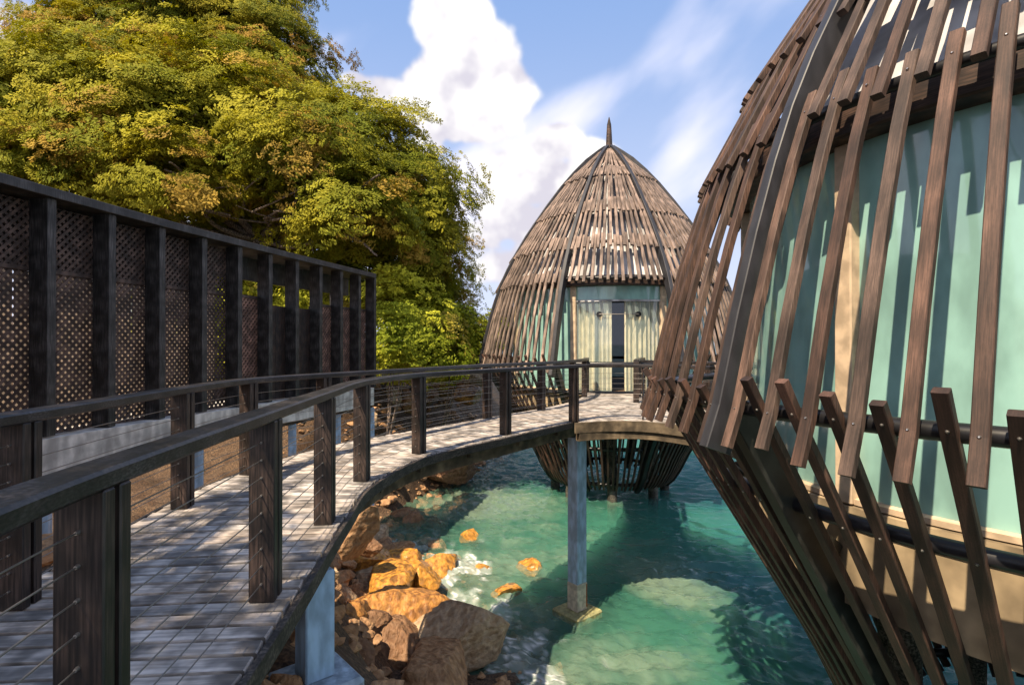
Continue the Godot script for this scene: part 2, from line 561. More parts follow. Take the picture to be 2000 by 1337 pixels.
func make_ground() -> void:
	var mb := MB.new()
	var xs := PackedFloat32Array()
	var ds := PackedFloat32Array()
	var x := -60.0
	while x < 14.0:
		xs.append(x)
		x += 2.5 if x < -14.0 else (0.22 if x < 3.0 else 1.0)
	var d := -14.0
	while d < 80.0:
		ds.append(d)
		d += 0.24 if d > 1.0 and d < 30.0 else 1.5
	var w := xs.size()
	for j in ds.size():
		for i in w:
			mb.v.append(Vector3(xs[i], land_height(xs[i], ds[j]), -ds[j]))
	mb.n.resize(mb.v.size())
	for j in ds.size() - 1:
		for i in w - 1:
			var a := j * w + i
			mb.idx.append_array(PackedInt32Array([a, a + w, a + 1, a + 1, a + w, a + w + 1]))
			var nn := (mb.v[a + 1] - mb.v[a]).cross(mb.v[a + w] - mb.v[a])
			mb.n[a] += nn
			mb.n[a + 1] += nn
			mb.n[a + w] += nn
			mb.n[a + w + 1] += nn
	for k in mb.n.size():
		mb.n[k] = mb.n[k].normalized()
	structure(put("ground", mb.mesh(), M.ground), "brown rocky shore sloping from the trees down under the water", "ground")

func wave(x: float, d: float) -> float:
	var a := 1.0 - absf(n2.get_noise_2d(x * 1.3 + d * 0.5, d * 2.4)) * 2.0
	var b := 1.0 - absf(n1.get_noise_2d(x * 3.4 + 31.0 + d, d * 6.0)) * 2.0
	return a * 0.07 + b * 0.046 * (1.0 + 0.6 * a) - 0.06

func water_color(x: float, d: float) -> Color:
	var s := -shore_distance(x, d)        # metres out from the waterline
	var low := n1.get_noise_2d(x * 0.45 + 100.0, d * 0.35)
	var mid := n1.get_noise_2d(x * 1.7 + 40.0, d * 1.7)
	var light := Color(0.29, 0.385, 0.28)
	var green := Color(0.10, 0.27, 0.19)
	var deep := Color(0.055, 0.26, 0.19)
	var blue := Color(0.045, 0.235, 0.245)
	# pale sand in patches, out to the deep water on the right
	var sand := 0.0
	for p in [[0.2, 13.5, 2.4, 2.6], [1.9, 9.0, 1.3, 1.1], [3.3, 12.0, 1.1, 1.6], [-0.6, 18.0, 2.2, 2.2], [0.6, 10.8, 1.2, 1.0], [-1.4, 23.0, 2.0, 2.5]]:
		var q: float = pow((x - p[0]) / p[2], 2) + pow((d - p[1]) / p[3], 2)
		sand = maxf(sand, exp(-q * 0.9))
	sand = clampf(sand * 0.9 + low * 0.6 + mid * 0.34 + n1.get_noise_2d(x * 5.0, d * 3.5) * 0.2, 0, 1)
	var c := green.lerp(light, 0.85 * smoothstep(0.05, 1.1, sand))
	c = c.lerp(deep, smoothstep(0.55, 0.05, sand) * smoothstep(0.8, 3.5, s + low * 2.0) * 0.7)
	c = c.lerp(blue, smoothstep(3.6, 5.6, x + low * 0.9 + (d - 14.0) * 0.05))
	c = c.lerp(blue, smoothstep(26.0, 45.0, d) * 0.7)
	var al := 0.30 + 0.20 * smoothstep(0.0, 1.1, sand)
	# foam round the rocks
	var foam := smoothstep(0.05, 0.40, n2.get_noise_2d(x * 3.3, d * 2.0) + 0.30 * mid + 0.40 - maxf(0.0, absf(s + 0.2) - 0.6) * 0.55) * smoothstep(16.0, 14.0, d)
	var streak := 1.0 - smoothstep(0.0, 0.13, absf(n1.get_noise_2d(x * 8.0 + 7.0, d * 7.0)))
	foam = clampf(foam * (0.35 + 0.85 * streak), 0, 1)
	c = c.lerp(Color(0.86, 0.88, 0.88), foam)
	al = lerpf(al, 1.0, foam)
	return Color(c.r, c.g, c.b, al)

func make_water() -> void:
	var mb := MB.new()
	var xs := PackedFloat32Array()
	var ds := PackedFloat32Array()
	var x := -9.0
	while x < 9.0:
		xs.append(x)
		x += 0.065 if x > -3.9 and x < 5.2 else 0.2
	var d := 6.0
	while d < 46.0:
		ds.append(d)
		d += 0.06 if d < 16.0 else (0.10 if d < 27.0 else 0.3)
	# the outer sea, in the same sheet
	var X := PackedFloat32Array([-70, -40, -22, -14])
	X.append_array(xs)
	X.append_array(PackedFloat32Array([12, 18, 30, 60, 140, 400, 1200]))
	var D := PackedFloat32Array([-60, -30, -14, -6, 0, 3, 5])
	D.append_array(ds)
	D.append_array(PackedFloat32Array([50, 58, 75, 110, 200, 450, 1000, 2500]))
	var w := X.size()
	for j in D.size():
		for i in w:
			var fine := X[i] > -9.1 and X[i] < 9.1 and D[j] > 5.5 and D[j] < 46.0
			mb.v.append(Vector3(X[i], WL + (wave(X[i], D[j]) if fine else 0.0), -D[j]))
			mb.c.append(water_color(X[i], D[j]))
	mb.n.resize(mb.v.size())
	for j in D.size() - 1:
		for i in w - 1:
			var a := j * w + i
			mb.idx.append_array(PackedInt32Array([a, a + w, a + 1, a + 1, a + w, a + w + 1]))
			var nn := (mb.v[a + 1] - mb.v[a]).cross(mb.v[a + w] - mb.v[a]).normalized()
			mb.n[a] += nn
			mb.n[a + 1] += nn
			mb.n[a + w] += nn
			mb.n[a + w + 1] += nn
	for k in mb.n.size():
		mb.n[k] = mb.n[k].normalized()
	# the turbid body of the water below its surface
	var murk := FogVolume.new()
	murk.name = "turbid_water"
	murk.shape = RenderingServer.FOG_VOLUME_SHAPE_BOX
	murk.size = Vector3(60, 4.0, 75)
	murk.position = Vector3(10, WL - 2.0 - 0.13, -33)
	var fm := FogMaterial.new()
	fm.density = 0.9
	fm.albedo = Color(0.45, 0.82, 0.71)
	murk.material = fm
	add_child(murk)
	structure(murk, "turbid green sea water below the rippled surface", "water")
	structure(put("water", mb.mesh(), M.water), "rippled green and blue sea water under the pods and boardwalk", "water")

# ------------------------------------------------------------------ rocks
func make_rock_meshes() -> void:
	var t := (1.0 + sqrt(5.0)) / 2.0
	var bv := [Vector3(-1, t, 0), Vector3(1, t, 0), Vector3(-1, -t, 0), Vector3(1, -t, 0), Vector3(0, -1, t), Vector3(0, 1, t), Vector3(0, -1, -t), Vector3(0, 1, -t), Vector3(t, 0, -1), Vector3(t, 0, 1), Vector3(-t, 0, -1), Vector3(-t, 0, 1)]
	var bf := [[0, 11, 5], [0, 5, 1], [0, 1, 7], [0, 7, 10], [0, 10, 11], [1, 5, 9], [5, 11, 4], [11, 10, 2], [10, 7, 6], [7, 1, 8], [3, 9, 4], [3, 4, 2], [3, 2, 6], [3, 6, 8], [3, 8, 9], [4, 9, 5], [2, 4, 11], [6, 2, 10], [8, 6, 7], [9, 8, 1]]
	var vs := []
	for p in bv:
		vs.append(p.normalized())
	var fs := bf
	for lvl in 3:
		var cache := {}
		var nf := []
		for f in fs:
			var mids := []
			for e in 3:
				var a: int = f[e]
				var b: int = f[(e + 1) % 3]
				var key := Vector2i(mini(a, b), maxi(a, b))
				if not cache.has(key):
					vs.append((vs[a] + vs[b]).normalized())
					cache[key] = vs.size() - 1
				mids.append(cache[key])
			nf.append([f[0], mids[0], mids[2]])
			nf.append([f[1], mids[1], mids[0]])
			nf.append([f[2], mids[2], mids[1]])
			nf.append([mids[0], mids[1], mids[2]])
		fs = nf
	for k in 9:
		var planes := []
		for j in 14:
			planes.append([Vector3(rng.randf_range(-1, 1), rng.randf_range(-0.8, 1), rng.randf_range(-1, 1)).normalized(), rng.randf_range(0.50, 0.84)])
		var mb := MB.new()
		var pv := PackedVector3Array()
		for p in vs:
			var q: Vector3 = p * (1.0 + 0.22 * n1.get_noise_3dv(p * 2.2 + Vector3(k * 17, 0, 0)))
			for pl in planes:
				var over: float = q.dot(pl[0]) - pl[1]
				if over > 0.0:
					q -= pl[0] * over * 0.94
			q += p * (0.05 * n1.get_noise_3dv(p * 9.0 + Vector3(0, k * 9, 0)) + 0.03 * n1.get_noise_3dv(p * 22.0 + Vector3(0, k * 9, 4)))
			pv.append(q)
		var pn := PackedVector3Array()
		pn.resize(pv.size())
		for f in fs:
			var nn := (pv[f[1]] - pv[f[0]]).cross(pv[f[2]] - pv[f[0]]).normalized()
			if nn.dot(pv[f[0]]) < 0.0:
				nn = -nn
			for e in f:
				pn[e] += nn
		for f in fs:
			var kk := mb.v.size()
			mb.tri(pv[f[0]], pv[f[1]], pv[f[2]], pv[f[0]])
			for e in 3:
				if kk + e < mb.v.size():
					var own: int = f[0] if mb.v[kk + e] == pv[f[0]] else (f[1] if mb.v[kk + e] == pv[f[1]] else f[2])
					mb.n[kk + e] = (mb.n[kk + e] + pn[own].normalized() * 0.9).normalized()
		rock_meshes.append(mb.mesh())

func rock(at: Vector3, size: Vector3, kind: int, turn: float, material: Material, label: String, group := "") -> void:
	var b := Basis(Vector3.UP, turn) * Basis(Vector3.RIGHT, sin(turn * 7.0) * 0.25)
	b = b.scaled_local(size * 0.62)
	var o := put("boulder" if size.x > 0.75 else "rock", rock_meshes[kind % rock_meshes.size()], material, null, Transform3D(b, at))
	tag(o, label, "boulder" if size.x > 0.75 else "rock", group)

func make_rocks() -> void:
	# x, y in the photograph and distance; width, height, depth in metres
	var list := [
		[886, 1238, 9.2, 1.4, 1.2, 1.2, 0, 0.4, "rock_grey", "large grey boulder in front of the orange flat rock, lapped by green water"],
		[850, 1320, 8.3, 1.6, 1.15, 1.1, 1, 1.9, "rock_brown", "large brown pointed boulder at the bottom edge, below the grey boulder"],
		[762, 1272, 8.8, 1.15, 1.0, 1.0, 2, 2.6, "rock_dark", "dark brown boulder between the blue post and the grey boulder"],
		[735, 1208, 9.7, 2.1, 0.95, 1.4, 3, 0.2, "rock_orange", "wide orange flat-topped rock behind the dark brown boulder"],
		[764, 1140, 11.2, 1.35, 0.62, 1.0, 4, 1.2, "rock_wet", "wet golden rock with foam round it beside the orange flat rock"],
		[822, 1130, 11.6, 0.95, 0.55, 0.7, 5, 2.2, "rock_wet", "small wet golden rock on the water side of the larger golden rock"],
		[700, 1096, 12.2, 1.9, 0.55, 1.0, 6, 0.6, "rock_wet", "low orange rock washed by foam beside the boardwalk edge"],
		[780, 1094, 12.8, 1.3, 0.5, 0.8, 7, 0.1, "rock_wet", "flat orange rock in foam, second outward from the boardwalk edge"],
		[866, 1102, 12.9, 1.15, 0.5, 0.7, 8, 1.1, "rock_wet", "orange rock awash at the seaward end of the foam"],
		[916, 1047, 15.0, 0.58, 0.42, 0.5, 0, 2.0, "rock_wet", "small lone orange rock standing out of the green water"],
		[690, 1036, 9.6, 0.75, 1.15, 0.7, 1, 0.9, "rock_brown", "tall tan rock leaning against the boardwalk edge"],
		[712, 1062, 11.0, 0.6, 0.4, 0.5, 2, 2.9, "rock_dark", "small dark rock at the foot of the tall tan rock"],
		[660, 1270, 8.6, 1.4, 1.2, 0.9, 4, 0.9, "rock_orange", "steep rust-coloured rock just behind the near blue post"],
		[700, 1300, 7.6, 0.6, 0.55, 0.5, 5, 1.4, "rock_dark", "dark rock wedged beside the concrete foot of the near blue post"],
		[555, 1275, 5.6, 0.95, 0.7, 0.7, 6, 2.4, "rock_orange", "orange rock under the boardwalk edge left of the near blue post"],
		[520, 1318, 4.7, 0.72, 0.42, 0.6, 7, 0.5, "rock_brown", "brown rock at the bottom edge under the boardwalk"],
		[585, 1205, 6.4, 0.5, 0.45, 0.5, 8, 0.3, "rock_brown", "small brown rock above the orange rock under the boardwalk edge"],
		[600, 1318, 5.2, 0.55, 0.5, 0.5, 3, 2.2, "rock_dark", "dark rock at the bottom edge beside the concrete foot"],
		[935, 1112, 13.0, 0.6, 0.30, 0.5, 2, 0.7, "rock_wet", "submerged pale orange rock seen through the green water, nearer the shore"],
		[1035, 1108, 13.0, 0.62, 0.30, 0.5, 4, 1.7, "rock_wet", "submerged pale orange rock seen through the green water, nearer the blue column"],
		[990, 1150, 11.8, 0.8, 0.25, 0.6, 6, 0.7, "rock_wet", "faint submerged rock in shallow water between shore and blue column"],
		[880, 915, 20.5, 2.2, 0.9, 1.4, 5, 0.4, "rock_dark", "dark brown waterside boulder under the middle of the boardwalk"],
		[785, 1005, 17.0, 0.9, 0.35, 0.6, 7, 1.0, "rock_dark", "low dark rock awash beyond the tall tan rock"],
		[910, 770, 22.5, 1.3, 0.9, 1.0, 0, 1.1, "rock_orange", "orange shore rock behind the railing beside the far pod"],
		[870, 752, 24.0, 1.6, 1.2, 1.2, 1, 0.1, "rock_brown", "brown shore rock below the shrubs, left of the far pod"],
		[830, 770, 23.0, 1.2, 0.9, 1.0, 2, 2.1, "rock_dark", "dark shore rock below the shrubs, in line with the boardwalk post"],
		[930, 740, 25.5, 1.2, 1.0, 1.0, 3, 2.9, "rock_grey", "grey shore rock touching the far pod's slats"],
		[790, 790, 22.0, 1.2, 0.8, 1.0, 4, 1.5, "rock_brown", "brown shore rock between the lattice pavilion end and the shrubs"],
		[760, 775, 21.0, 0.9, 0.8, 0.8, 8, 0.5, "rock_grey", "grey shore rock beside the last blue post of the lattice pavilion"],
	]
	for r in list:
		rock(at_px(r[0], r[1], r[2]), Vector3(r[3], r[4], r[5]), r[6], r[7], M[r[8]], r[9])
	# rocks in the shade below the walkway and the lattice pavilion
	var mats := [M.rock_dark, M.rock_brown, M.rock_grey, M.rock_dark]
	var tones := ["dark brown", "tan", "grey", "dark umber"]
	for k in 44:
		var x := rng.randf_range(-5.2, -1.9)
		var d := rng.randf_range(4.0, 19.0)
		var z := rng.randf_range(0.35, 0.9)
		var y := land_height(x, d) + z * 0.1
		if y > -0.45 - z * 0.3:
			continue
		var big := "small" if z < 0.5 else ("middling" if z < 0.7 else "large")
		var where := "beside the first bays of the railing" if d < 7.0 else ("below the middle of the lattice pavilion" if d < 11.0 else ("below the pavilion's boarded bays" if d < 15.0 else "on the bank beyond the pavilion's end"))
		rock(Vector3(x, y, -d), Vector3(z, z * 0.7, z * rng.randf_range(0.7, 1.1)), k, rng.randf_range(0, 3), mats[k % 4], "%s %s rock in the shade %s" % [big, tones[k % 4], where], "rocks in the shade under the walkway")
	for k in 30:
		var d := rng.randf_range(7.5, 24.0)
		var x := rng.randf_range(-4.5, 0.2)
		var s := shore_distance(x, d)
		if s < 0.0 or s > 2.3:
			continue
		var z := rng.randf_range(0.2, 0.6)
		rock(Vector3(x, land_height(x, d) + z * 0.08, -d), Vector3(z, z * 0.6, z * 0.8), k + 3, rng.randf_range(0, 3), [M.rock_orange, M.rock_wet, M.rock_brown][k % 3], "%s %s rock at the water's edge %s" % ["fist-sized" if z < 0.4 else "small", ["rust-orange", "wet golden", "brown"][k % 3], "among the golden boulders" if d < 14.0 else "beyond the golden boulders"], "small rocks along the waterline")
	# loose stones nobody could count
	var mm := MultiMesh.new()
	mm.transform_format = MultiMesh.TRANSFORM_3D
	mm.mesh = rock_meshes[2]
	var xf := []
	while xf.size() < 2600:
		var d := rng.randf_range(2.0, 27.0)
		var x := rng.randf_range(-7.0, 1.5)
		var s := shore_distance(x, d)
		if s < -1.2 or s > 7.0:
			continue
		var z := 0.03 + 0.18 * pow(rng.randf(), 2.5)
		xf.append(Transform3D(Basis(Vector3.UP, rng.randf_range(0, TAU)).scaled_local(Vector3(z, z * 0.7, z * 1.2)), Vector3(x, land_height(x, d) + z * 0.1, -d)))
	for k in 900:
		var d := rng.randf_range(2.0, 14.0)
		var x := rng.randf_range(-6.5, -2.6)
		var z := rng.randf_range(0.06, 0.24)
		xf.append(Transform3D(Basis(Vector3.UP, rng.randf_range(0, TAU)).scaled_local(Vector3(z, z * 0.7, z * 1.2)), Vector3(x, land_height(x, d) + z * 0.15, -d)))
	mm.instance_count = xf.size()
	for k in xf.size():
		mm.set_instance_transform(k, xf[k])
	var o := MultiMeshInstance3D.new()
	o.name = "rubble"
	o.multimesh = mm
	o.material_override = M.rock_brown
	add_child(o)
	tag(o, "loose brown stones scattered over the rocky bank", "stones")
	o.set_meta("kind", "stuff")

# ------------------------------------------------------------------ trees
func leaf_spray(seed_: int, count: int, length: float, leaf: float) -> ArrayMesh:
	var r := RandomNumberGenerator.new()
	r.seed = seed_
	var mb := MB.new()
	for k in count:
		var f := float(k) / count
		var along := f * length
		var side := -1.0 if k % 2 == 0 else 1.0
		var reach := (0.10 + 0.85 * r.randf()) * length * 0.48 * (1.0 - 0.55 * f)
		var p := Vector3(along - length * 0.4, r.randf_range(-0.07, 0.07) * length - reach * 0.22, side * reach)
		var dir := Vector3(r.randf_range(0.2, 1.0), r.randf_range(-0.5, 0.35), side * r.randf_range(0.3, 1.0)).normalized()
		var up := Vector3(r.randf_range(-0.55, 0.55), 1, r.randf_range(-0.55, 0.55)).normalized()
		var wd := dir.cross(up).normalized()
		var l := leaf * r.randf_range(0.7, 1.3)
		var w := l * 0.24
		var nn := wd.cross(dir).normalized()
		if nn.y < 0:
			nn = -nn
		var b := mb.v.size()
		mb.v.append_array(PackedVector3Array([p, p + dir * l * 0.5 + wd * w, p + dir * l, p + dir * l * 0.5 - wd * w]))
		for j in 4:
			mb.n.append(nn)
		if (mb.v[b + 2] - mb.v[b]).cross(mb.v[b + 1] - mb.v[b]).dot(nn) > 0:
			mb.idx.append_array(PackedInt32Array([b, b + 1, b + 2, b, b + 2, b + 3]))
		else:
			mb.idx.append_array(PackedInt32Array([b, b + 2, b + 1, b, b + 3, b + 2]))
	return mb.mesh()

func crown(parent: Node3D, lobes: Array, density: float, spray: ArrayMesh, tones: Array, seed_: int) -> void:
	var r := RandomNumberGenerator.new()
	r.seed = seed_
	var xf := []
	var cl := []
	for lb in lobes:
		var c: Vector3 = lb[0] - parent.position
		var rad: float = lb[1]
		var flat: float = lb[2] if lb.size() > 2 else 0.78
		# a lobe is made of clumps near its surface, each a little fan of sprays
		var clumps := int(9.0 * rad * rad)
		for q in clumps:
			var dir := Vector3(r.randfn(), r.randfn() * 0.9 + 0.18, r.randfn()).normalized()
			var shell := pow(r.randf(), 0.45)
			var cc := c + Vector3(dir.x, dir.y * flat, dir.z) * rad * (0.35 + 0.72 * shell)
			var tone: float = n2.get_noise_3dv((cc + parent.position) * 0.7) * 0.9 + r.randf_range(-0.35, 0.35)
			var base: Color = tones[0].lerp(tones[1], clampf(tone + 0.5, 0, 1))
			if r.randf() < 0.16:
				base = tones[2]
			var cr := r.randf_range(0.45, 0.9)
			for s in int(density * r.randf_range(0.7, 1.3)):
				var o := Vector3(r.randfn(), r.randfn() * 0.42, r.randfn()) * cr * 0.62
				var out := (dir + o * 0.8 + Vector3(0, 0.75, 0)).normalized()
				var spin := r.randf_range(0, TAU)
				var x := Vector3(cos(spin), 0, sin(spin))
				x = (x - out * x.dot(out)).normalized()
				var sc := r.randf_range(0.7, 1.25)
				var b := Basis(x * sc, out * sc, x.cross(out) * sc)
				xf.append(Transform3D(b, cc + o))
				var v := r.randf_range(0.78, 1.22)
				cl.append(Color(base.r * v, base.g * v, base.b * v))
	var mm := MultiMesh.new()
	mm.transform_format = MultiMesh.TRANSFORM_3D
	mm.use_colors = true
	mm.mesh = spray
	mm.instance_count = xf.size()
	for k in xf.size():
		mm.set_instance_transform(k, xf[k])
		mm.set_instance_color(k, cl[k])
	var o := MultiMeshInstance3D.new()
	o.name = "crown"
	o.multimesh = mm
	o.material_override = M.leaf
	o.set_meta("kind", "stuff")
	parent.add_child(o)

func limb(parent: Node3D, called: String, pts: Array, r0: float, r1: float) -> void:
	var c := Curve3D.new()
	c.bake_interval = 0.3
	for k in pts.size():
		var a: Vector3 = pts[maxi(k - 1, 0)]
		var b: Vector3 = pts[mini(k + 1, pts.size() - 1)]
		c.add_point(pts[k] - parent.position, -(b - a) / 6.0, (b - a) / 6.0)
	var p := c.get_baked_points()
	var rr := PackedFloat32Array()
	for k in p.size():
		rr.append(lerpf(r0, r1, pow(float(k) / (p.size() - 1), 0.8)))
		p[k] += Vector3(rng.randf_range(-1, 1), rng.randf_range(-1, 1), rng.randf_range(-1, 1)) * r0 * 0.22 * (1.0 if k > 0 else 0.0)
	var mb := MB.new()
	mb.tube(p, rr, 8)
	put(called, mb.mesh(), M.bark, parent)

func branches(t: Node3D, fork: Vector3, lobes: Array, r0: float) -> void:
	for lb in lobes:
		var c: Vector3 = lb[0]
		var mid: Vector3 = fork.lerp(c, 0.5) + Vector3(rng.randf_range(-0.5, 0.5), -0.35 + rng.randf_range(-0.3, 0.3), rng.randf_range(-0.5, 0.5))
		limb(t, "limb", [fork, mid, c], r0 * rng.randf_range(0.55, 1.0), 0.03)
		for j in 3:
			var dir := Vector3(rng.randfn(), rng.randfn() * 0.6 + 0.2, rng.randfn()).normalized()
			var s: Vector3 = mid.lerp(c, rng.randf_range(0.1, 0.9))
			limb(t, "branch", [s, s + dir * lb[1] * 0.5 + Vector3(0, 0.15, 0), s + dir * lb[1] * 0.95], r0 * 0.42, 0.02)

func make_trees() -> void:
	var spray := leaf_spray(3, 84, 0.64, 0.10)
	var fine := leaf_spray(4, 56, 0.5, 0.105)
	var yellow := [Color(0.16, 0.18, 0.018), Color(0.42, 0.37, 0.032), Color(0.40, 0.27, 0.05)]
	var olive := [Color(0.13, 0.15, 0.018), Color(0.36, 0.31, 0.03), Color(0.36, 0.22, 0.04)]
	var bright := [Color(0.20, 0.25, 0.02), Color(0.58, 0.56, 0.05), Color(0.44, 0.36, 0.06)]
	# the spreading tree behind the lattice pavilion
	var L := []
	for p in [[800, 420, 21, 2.3], [835, 505, 24.5, 2.1], [765, 335, 20, 2.5], [690, 290, 20, 2.3], [600, 335, 18, 2.5], [500, 275, 19, 2.8], [400, 230, 19.5, 3.0], [300, 270, 18.5, 2.8], [185, 240, 19, 3.0], [60, 220, 19, 3.0],
		[80, 345, 17.5, 2.3], [220, 350, 17, 2.0], [360, 350, 17, 2.0], [700, 425, 17.5, 2.0], [780, 485, 20, 2.0], [850, 570, 26, 1.7], [650, 470, 20, 1.7], [-80, 300, 18, 3.0], [560, 420, 21, 1.6], [440, 400, 21.5, 1.8]]:
		L.append([at_px(p[0], p[1], p[2]), p[3]])
	var bx := at_px(512, 640, 19.5)
	var t := thing("spreading_tree", "large spreading tree with yellow-green feathery leaves behind the lattice pavilion", "tree", Vector3(bx.x, land_height(bx.x, 19.5) - 0.1, bx.z))
	var fork := at_px(508, 470, 19.5)
	limb(t, "trunk", [t.position, t.position.lerp(fork, 0.5) + Vector3(0.2, 0, 0), fork], 0.42, 0.28)
	limb(t, "limb", [fork, at_px(545, 440, 19.0), at_px(585, 415, 18.5), at_px(640, 350, 18.3)], 0.17, 0.07)
	limb(t, "limb", [fork, at_px(470, 430, 19.0), at_px(455, 400, 18.5), at_px(420, 330, 18.3)], 0.15, 0.06)
	limb(t, "limb", [at_px(570, 425, 18.6), at_px(640, 450, 17.6), at_px(700, 470, 17.0), at_px(735, 500, 16.8)], 0.09, 0.03)
	limb(t, "limb", [at_px(585, 415, 18.5), at_px(680, 380, 17.2), at_px(740, 340, 16.6)], 0.09, 0.03)
	limb(t, "limb", [at_px(455, 400, 18.5), at_px(390, 360, 17.2), at_px(320, 330, 16.6)], 0.09, 0.03)
	branches(t, fork, L, 0.13)
	# bare sprays of twigs where the crown is thin, over the pavilion's roof
	for k in 16:
		var a := at_px(rng.randf_range(440, 600), rng.randf_range(385, 440), rng.randf_range(17.2, 18.4))
		var far := a + Vector3(rng.randf_range(-2.6, 3.4), rng.randf_range(-0.5, 1.3), rng.randf_range(0.2, 1.6))
		limb(t, "branch", [a, a.lerp(far, 0.5) + Vector3(0, rng.randf_range(-0.1, 0.35), 0), far], rng.randf_range(0.03, 0.055), 0.012)
	crown(t, L, 13.0, spray, yellow, 101)
	# the taller tree behind it
	var L2 := []
	for p in [[450, 50, 25, 3.2], [530, 120, 25, 2.7], [565, 205, 24, 2.2], [350, 40, 26, 3.6], [230, 30, 26, 3.3], [110, 140, 25, 2.6], [470, -60, 26, 3.2], [330, 150, 24, 2.8], [180, 130, 24, 2.8], [300, -90, 27, 3.8], [-20, 190, 25, 2.6], [480, 170, 23.5, 2.4]]:
		L2.append([at_px(p[0], p[1], p[2]), p[3]])
	var b2 := at_px(330, 640, 26)
	var t2 := thing("tall_tree", "taller darker tree rising behind the spreading tree at the upper left", "tree", Vector3(b2.x, land_height(b2.x, 26) - 0.1, b2.z))
	var fork2 := at_px(335, 330, 26)
	limb(t2, "trunk", [t2.position, t2.position.lerp(fork2, 0.5), fork2], 0.5, 0.34)
	branches(t2, fork2, L2, 0.16)
	crown(t2, L2, 11.0, spray, olive, 102)
	# lower growth between the pavilion and the far pod
	var shrubs := [
		["round_tree", "dark green round-headed tree under the spreading tree's right edge", "tree", [[860, 600, 25, 1.6], [900, 655, 26, 1.3], [810, 575, 25, 1.8]], olive, 860, 25.0],
		["shrub", "bright yellow-green shrub right beside the end of the lattice pavilion", "shrub", [[765, 620, 18.6, 1.2], [795, 655, 18.2, 1.1], [755, 570, 18.9, 1.0], [780, 700, 18.2, 0.9]], bright, 755, 18.6],
		["shrub", "bright yellow-green shrub midway between lattice pavilion and far pod", "shrub", [[842, 625, 19.4, 1.25], [850, 680, 19.0, 1.0], [818, 700, 18.8, 0.8]], bright, 800, 19.6],
		["shrub", "bright yellow-green shrub touching the left slats of the far pod", "shrub", [[903, 645, 20.4, 1.1], [900, 692, 20.2, 0.9], [880, 708, 20.0, 0.7]], bright, 845, 20.8],
	]
	for e in [[470, 19.0, "low tree with yellow-green leaves seen over the first low lattice bays"], [560, 19.5, "low tree with yellow-green leaves seen over the pavilion's boarded bays"], [650, 20.0, "low tree with yellow-green leaves seen over the last lattice bays"], [380, 17.5, "low tree with yellow-green leaves hidden behind the tall lattice bays"]]:
		shrubs.append(["low_tree", e[2], "tree", [[e[0], 590, e[1], 1.4], [e[0] + 40, 560, e[1] + 0.6, 1.3], [e[0] - 30, 640, e[1], 1.3], [e[0] + 20, 690, e[1] - 0.3, 1.2]], bright, e[0], e[1]])
	for s in shrubs:
		var ll := []
		for p in s[3]:
			ll.append([at_px(p[0], p[1], p[2]), p[3]])
		var g := at_px(s[5], 760, s[6])
		var o := thing(s[0], s[1], s[2], Vector3(g.x, minf(land_height(g.x, s[6]), 0.4), g.z), "shrubs along the shore" if s[0] == "shrub" else "")
		for q in ll:
			limb(o, "stem", [o.position, o.position.lerp(q[0], 0.55) + Vector3(0.15, 0.1, 0.1), q[0]], 0.05, 0.015)
		crown(o, ll, 17.0, fine, s[4], 200 + s[5])

	# the tree on the bank left of the camera whose shade dapples the near boards
	var L3 := []
	for p in [[-4.6, 7.0, -0.6, 1.2], [-5.6, 7.4, -1.6, 1.2], [-4.4, 7.8, -2.4, 1.2], [-6.0, 8.2, -3.0, 1.3], [-5.6, 6.4, 0.4, 0.9], [-3.9, 7.2, -3.8, 1.0], [-5.0, 8.9, -4.6, 1.3]]:
		L3.append([Vector3(p[0], p[1], -p[2]), p[3]])
	var t3 := thing("bank_tree", "loose-crowned tree on the bank beside the near boardwalk", "tree", Vector3(-4.6, land_height(-4.6, -2.0), 2.0))
	var fork3 := Vector3(-4.7, 4.6, 2.0)
	limb(t3, "trunk", [t3.position, t3.position.lerp(fork3, 0.5), fork3], 0.22, 0.15)
	branches(t3, fork3, L3, 0.1)
	crown(t3, L3, 5.0, spray, yellow, 103)

# ------------------------------------------------------------------ pods
const UP_PROF := [[0.4, 4.76], [0.85, 4.60], [1.6, 4.42], [2.3, 4.23], [2.91, 4.04], [3.4, 3.86], [3.88, 3.64], [4.4, 3.36], [5.0, 3.0], [5.5, 2.66], [6.1, 2.24], [6.79, 1.72], [7.3, 1.28], [7.76, 0.83], [8.1, 0.4], [8.3, 0.12]]
const LOW_PROF := [[-3.3, 1.95], [-3.05, 2.22], [-2.7, 2.44], [-2.2, 2.68], [-1.8, 2.90], [0.85, 4.53], [1.1, 4.68]]

func prof_r(prof: Array, h: float) -> float:
	for k in prof.size() - 1:
		if h <= prof[k + 1][0]:
			return lerpf(prof[k][1], prof[k + 1][1], (h - prof[k][0]) / (prof[k + 1][0] - prof[k][0]))
	return prof[-1][1]

func prof_pts(prof: Array, h0: float, h1: float, extra: float) -> PackedVector3Array:
	var out := PackedVector3Array([Vector3(prof_r(prof, h0) + extra, h0, 0)])
	for p in prof:
		if p[0] > h0 + 0.12 and p[0] < h1 - 0.12:
			out.append(Vector3(p[1] + extra, p[0], 0))
	out.append(Vector3(prof_r(prof, h1) + extra, h1, 0))
	return out

func around(a: float) -> Basis:      # pod angle: 0 looks to -x, 90 looks to the camera's side
	return Basis(Vector3.UP, deg_to_rad(a) + PI)

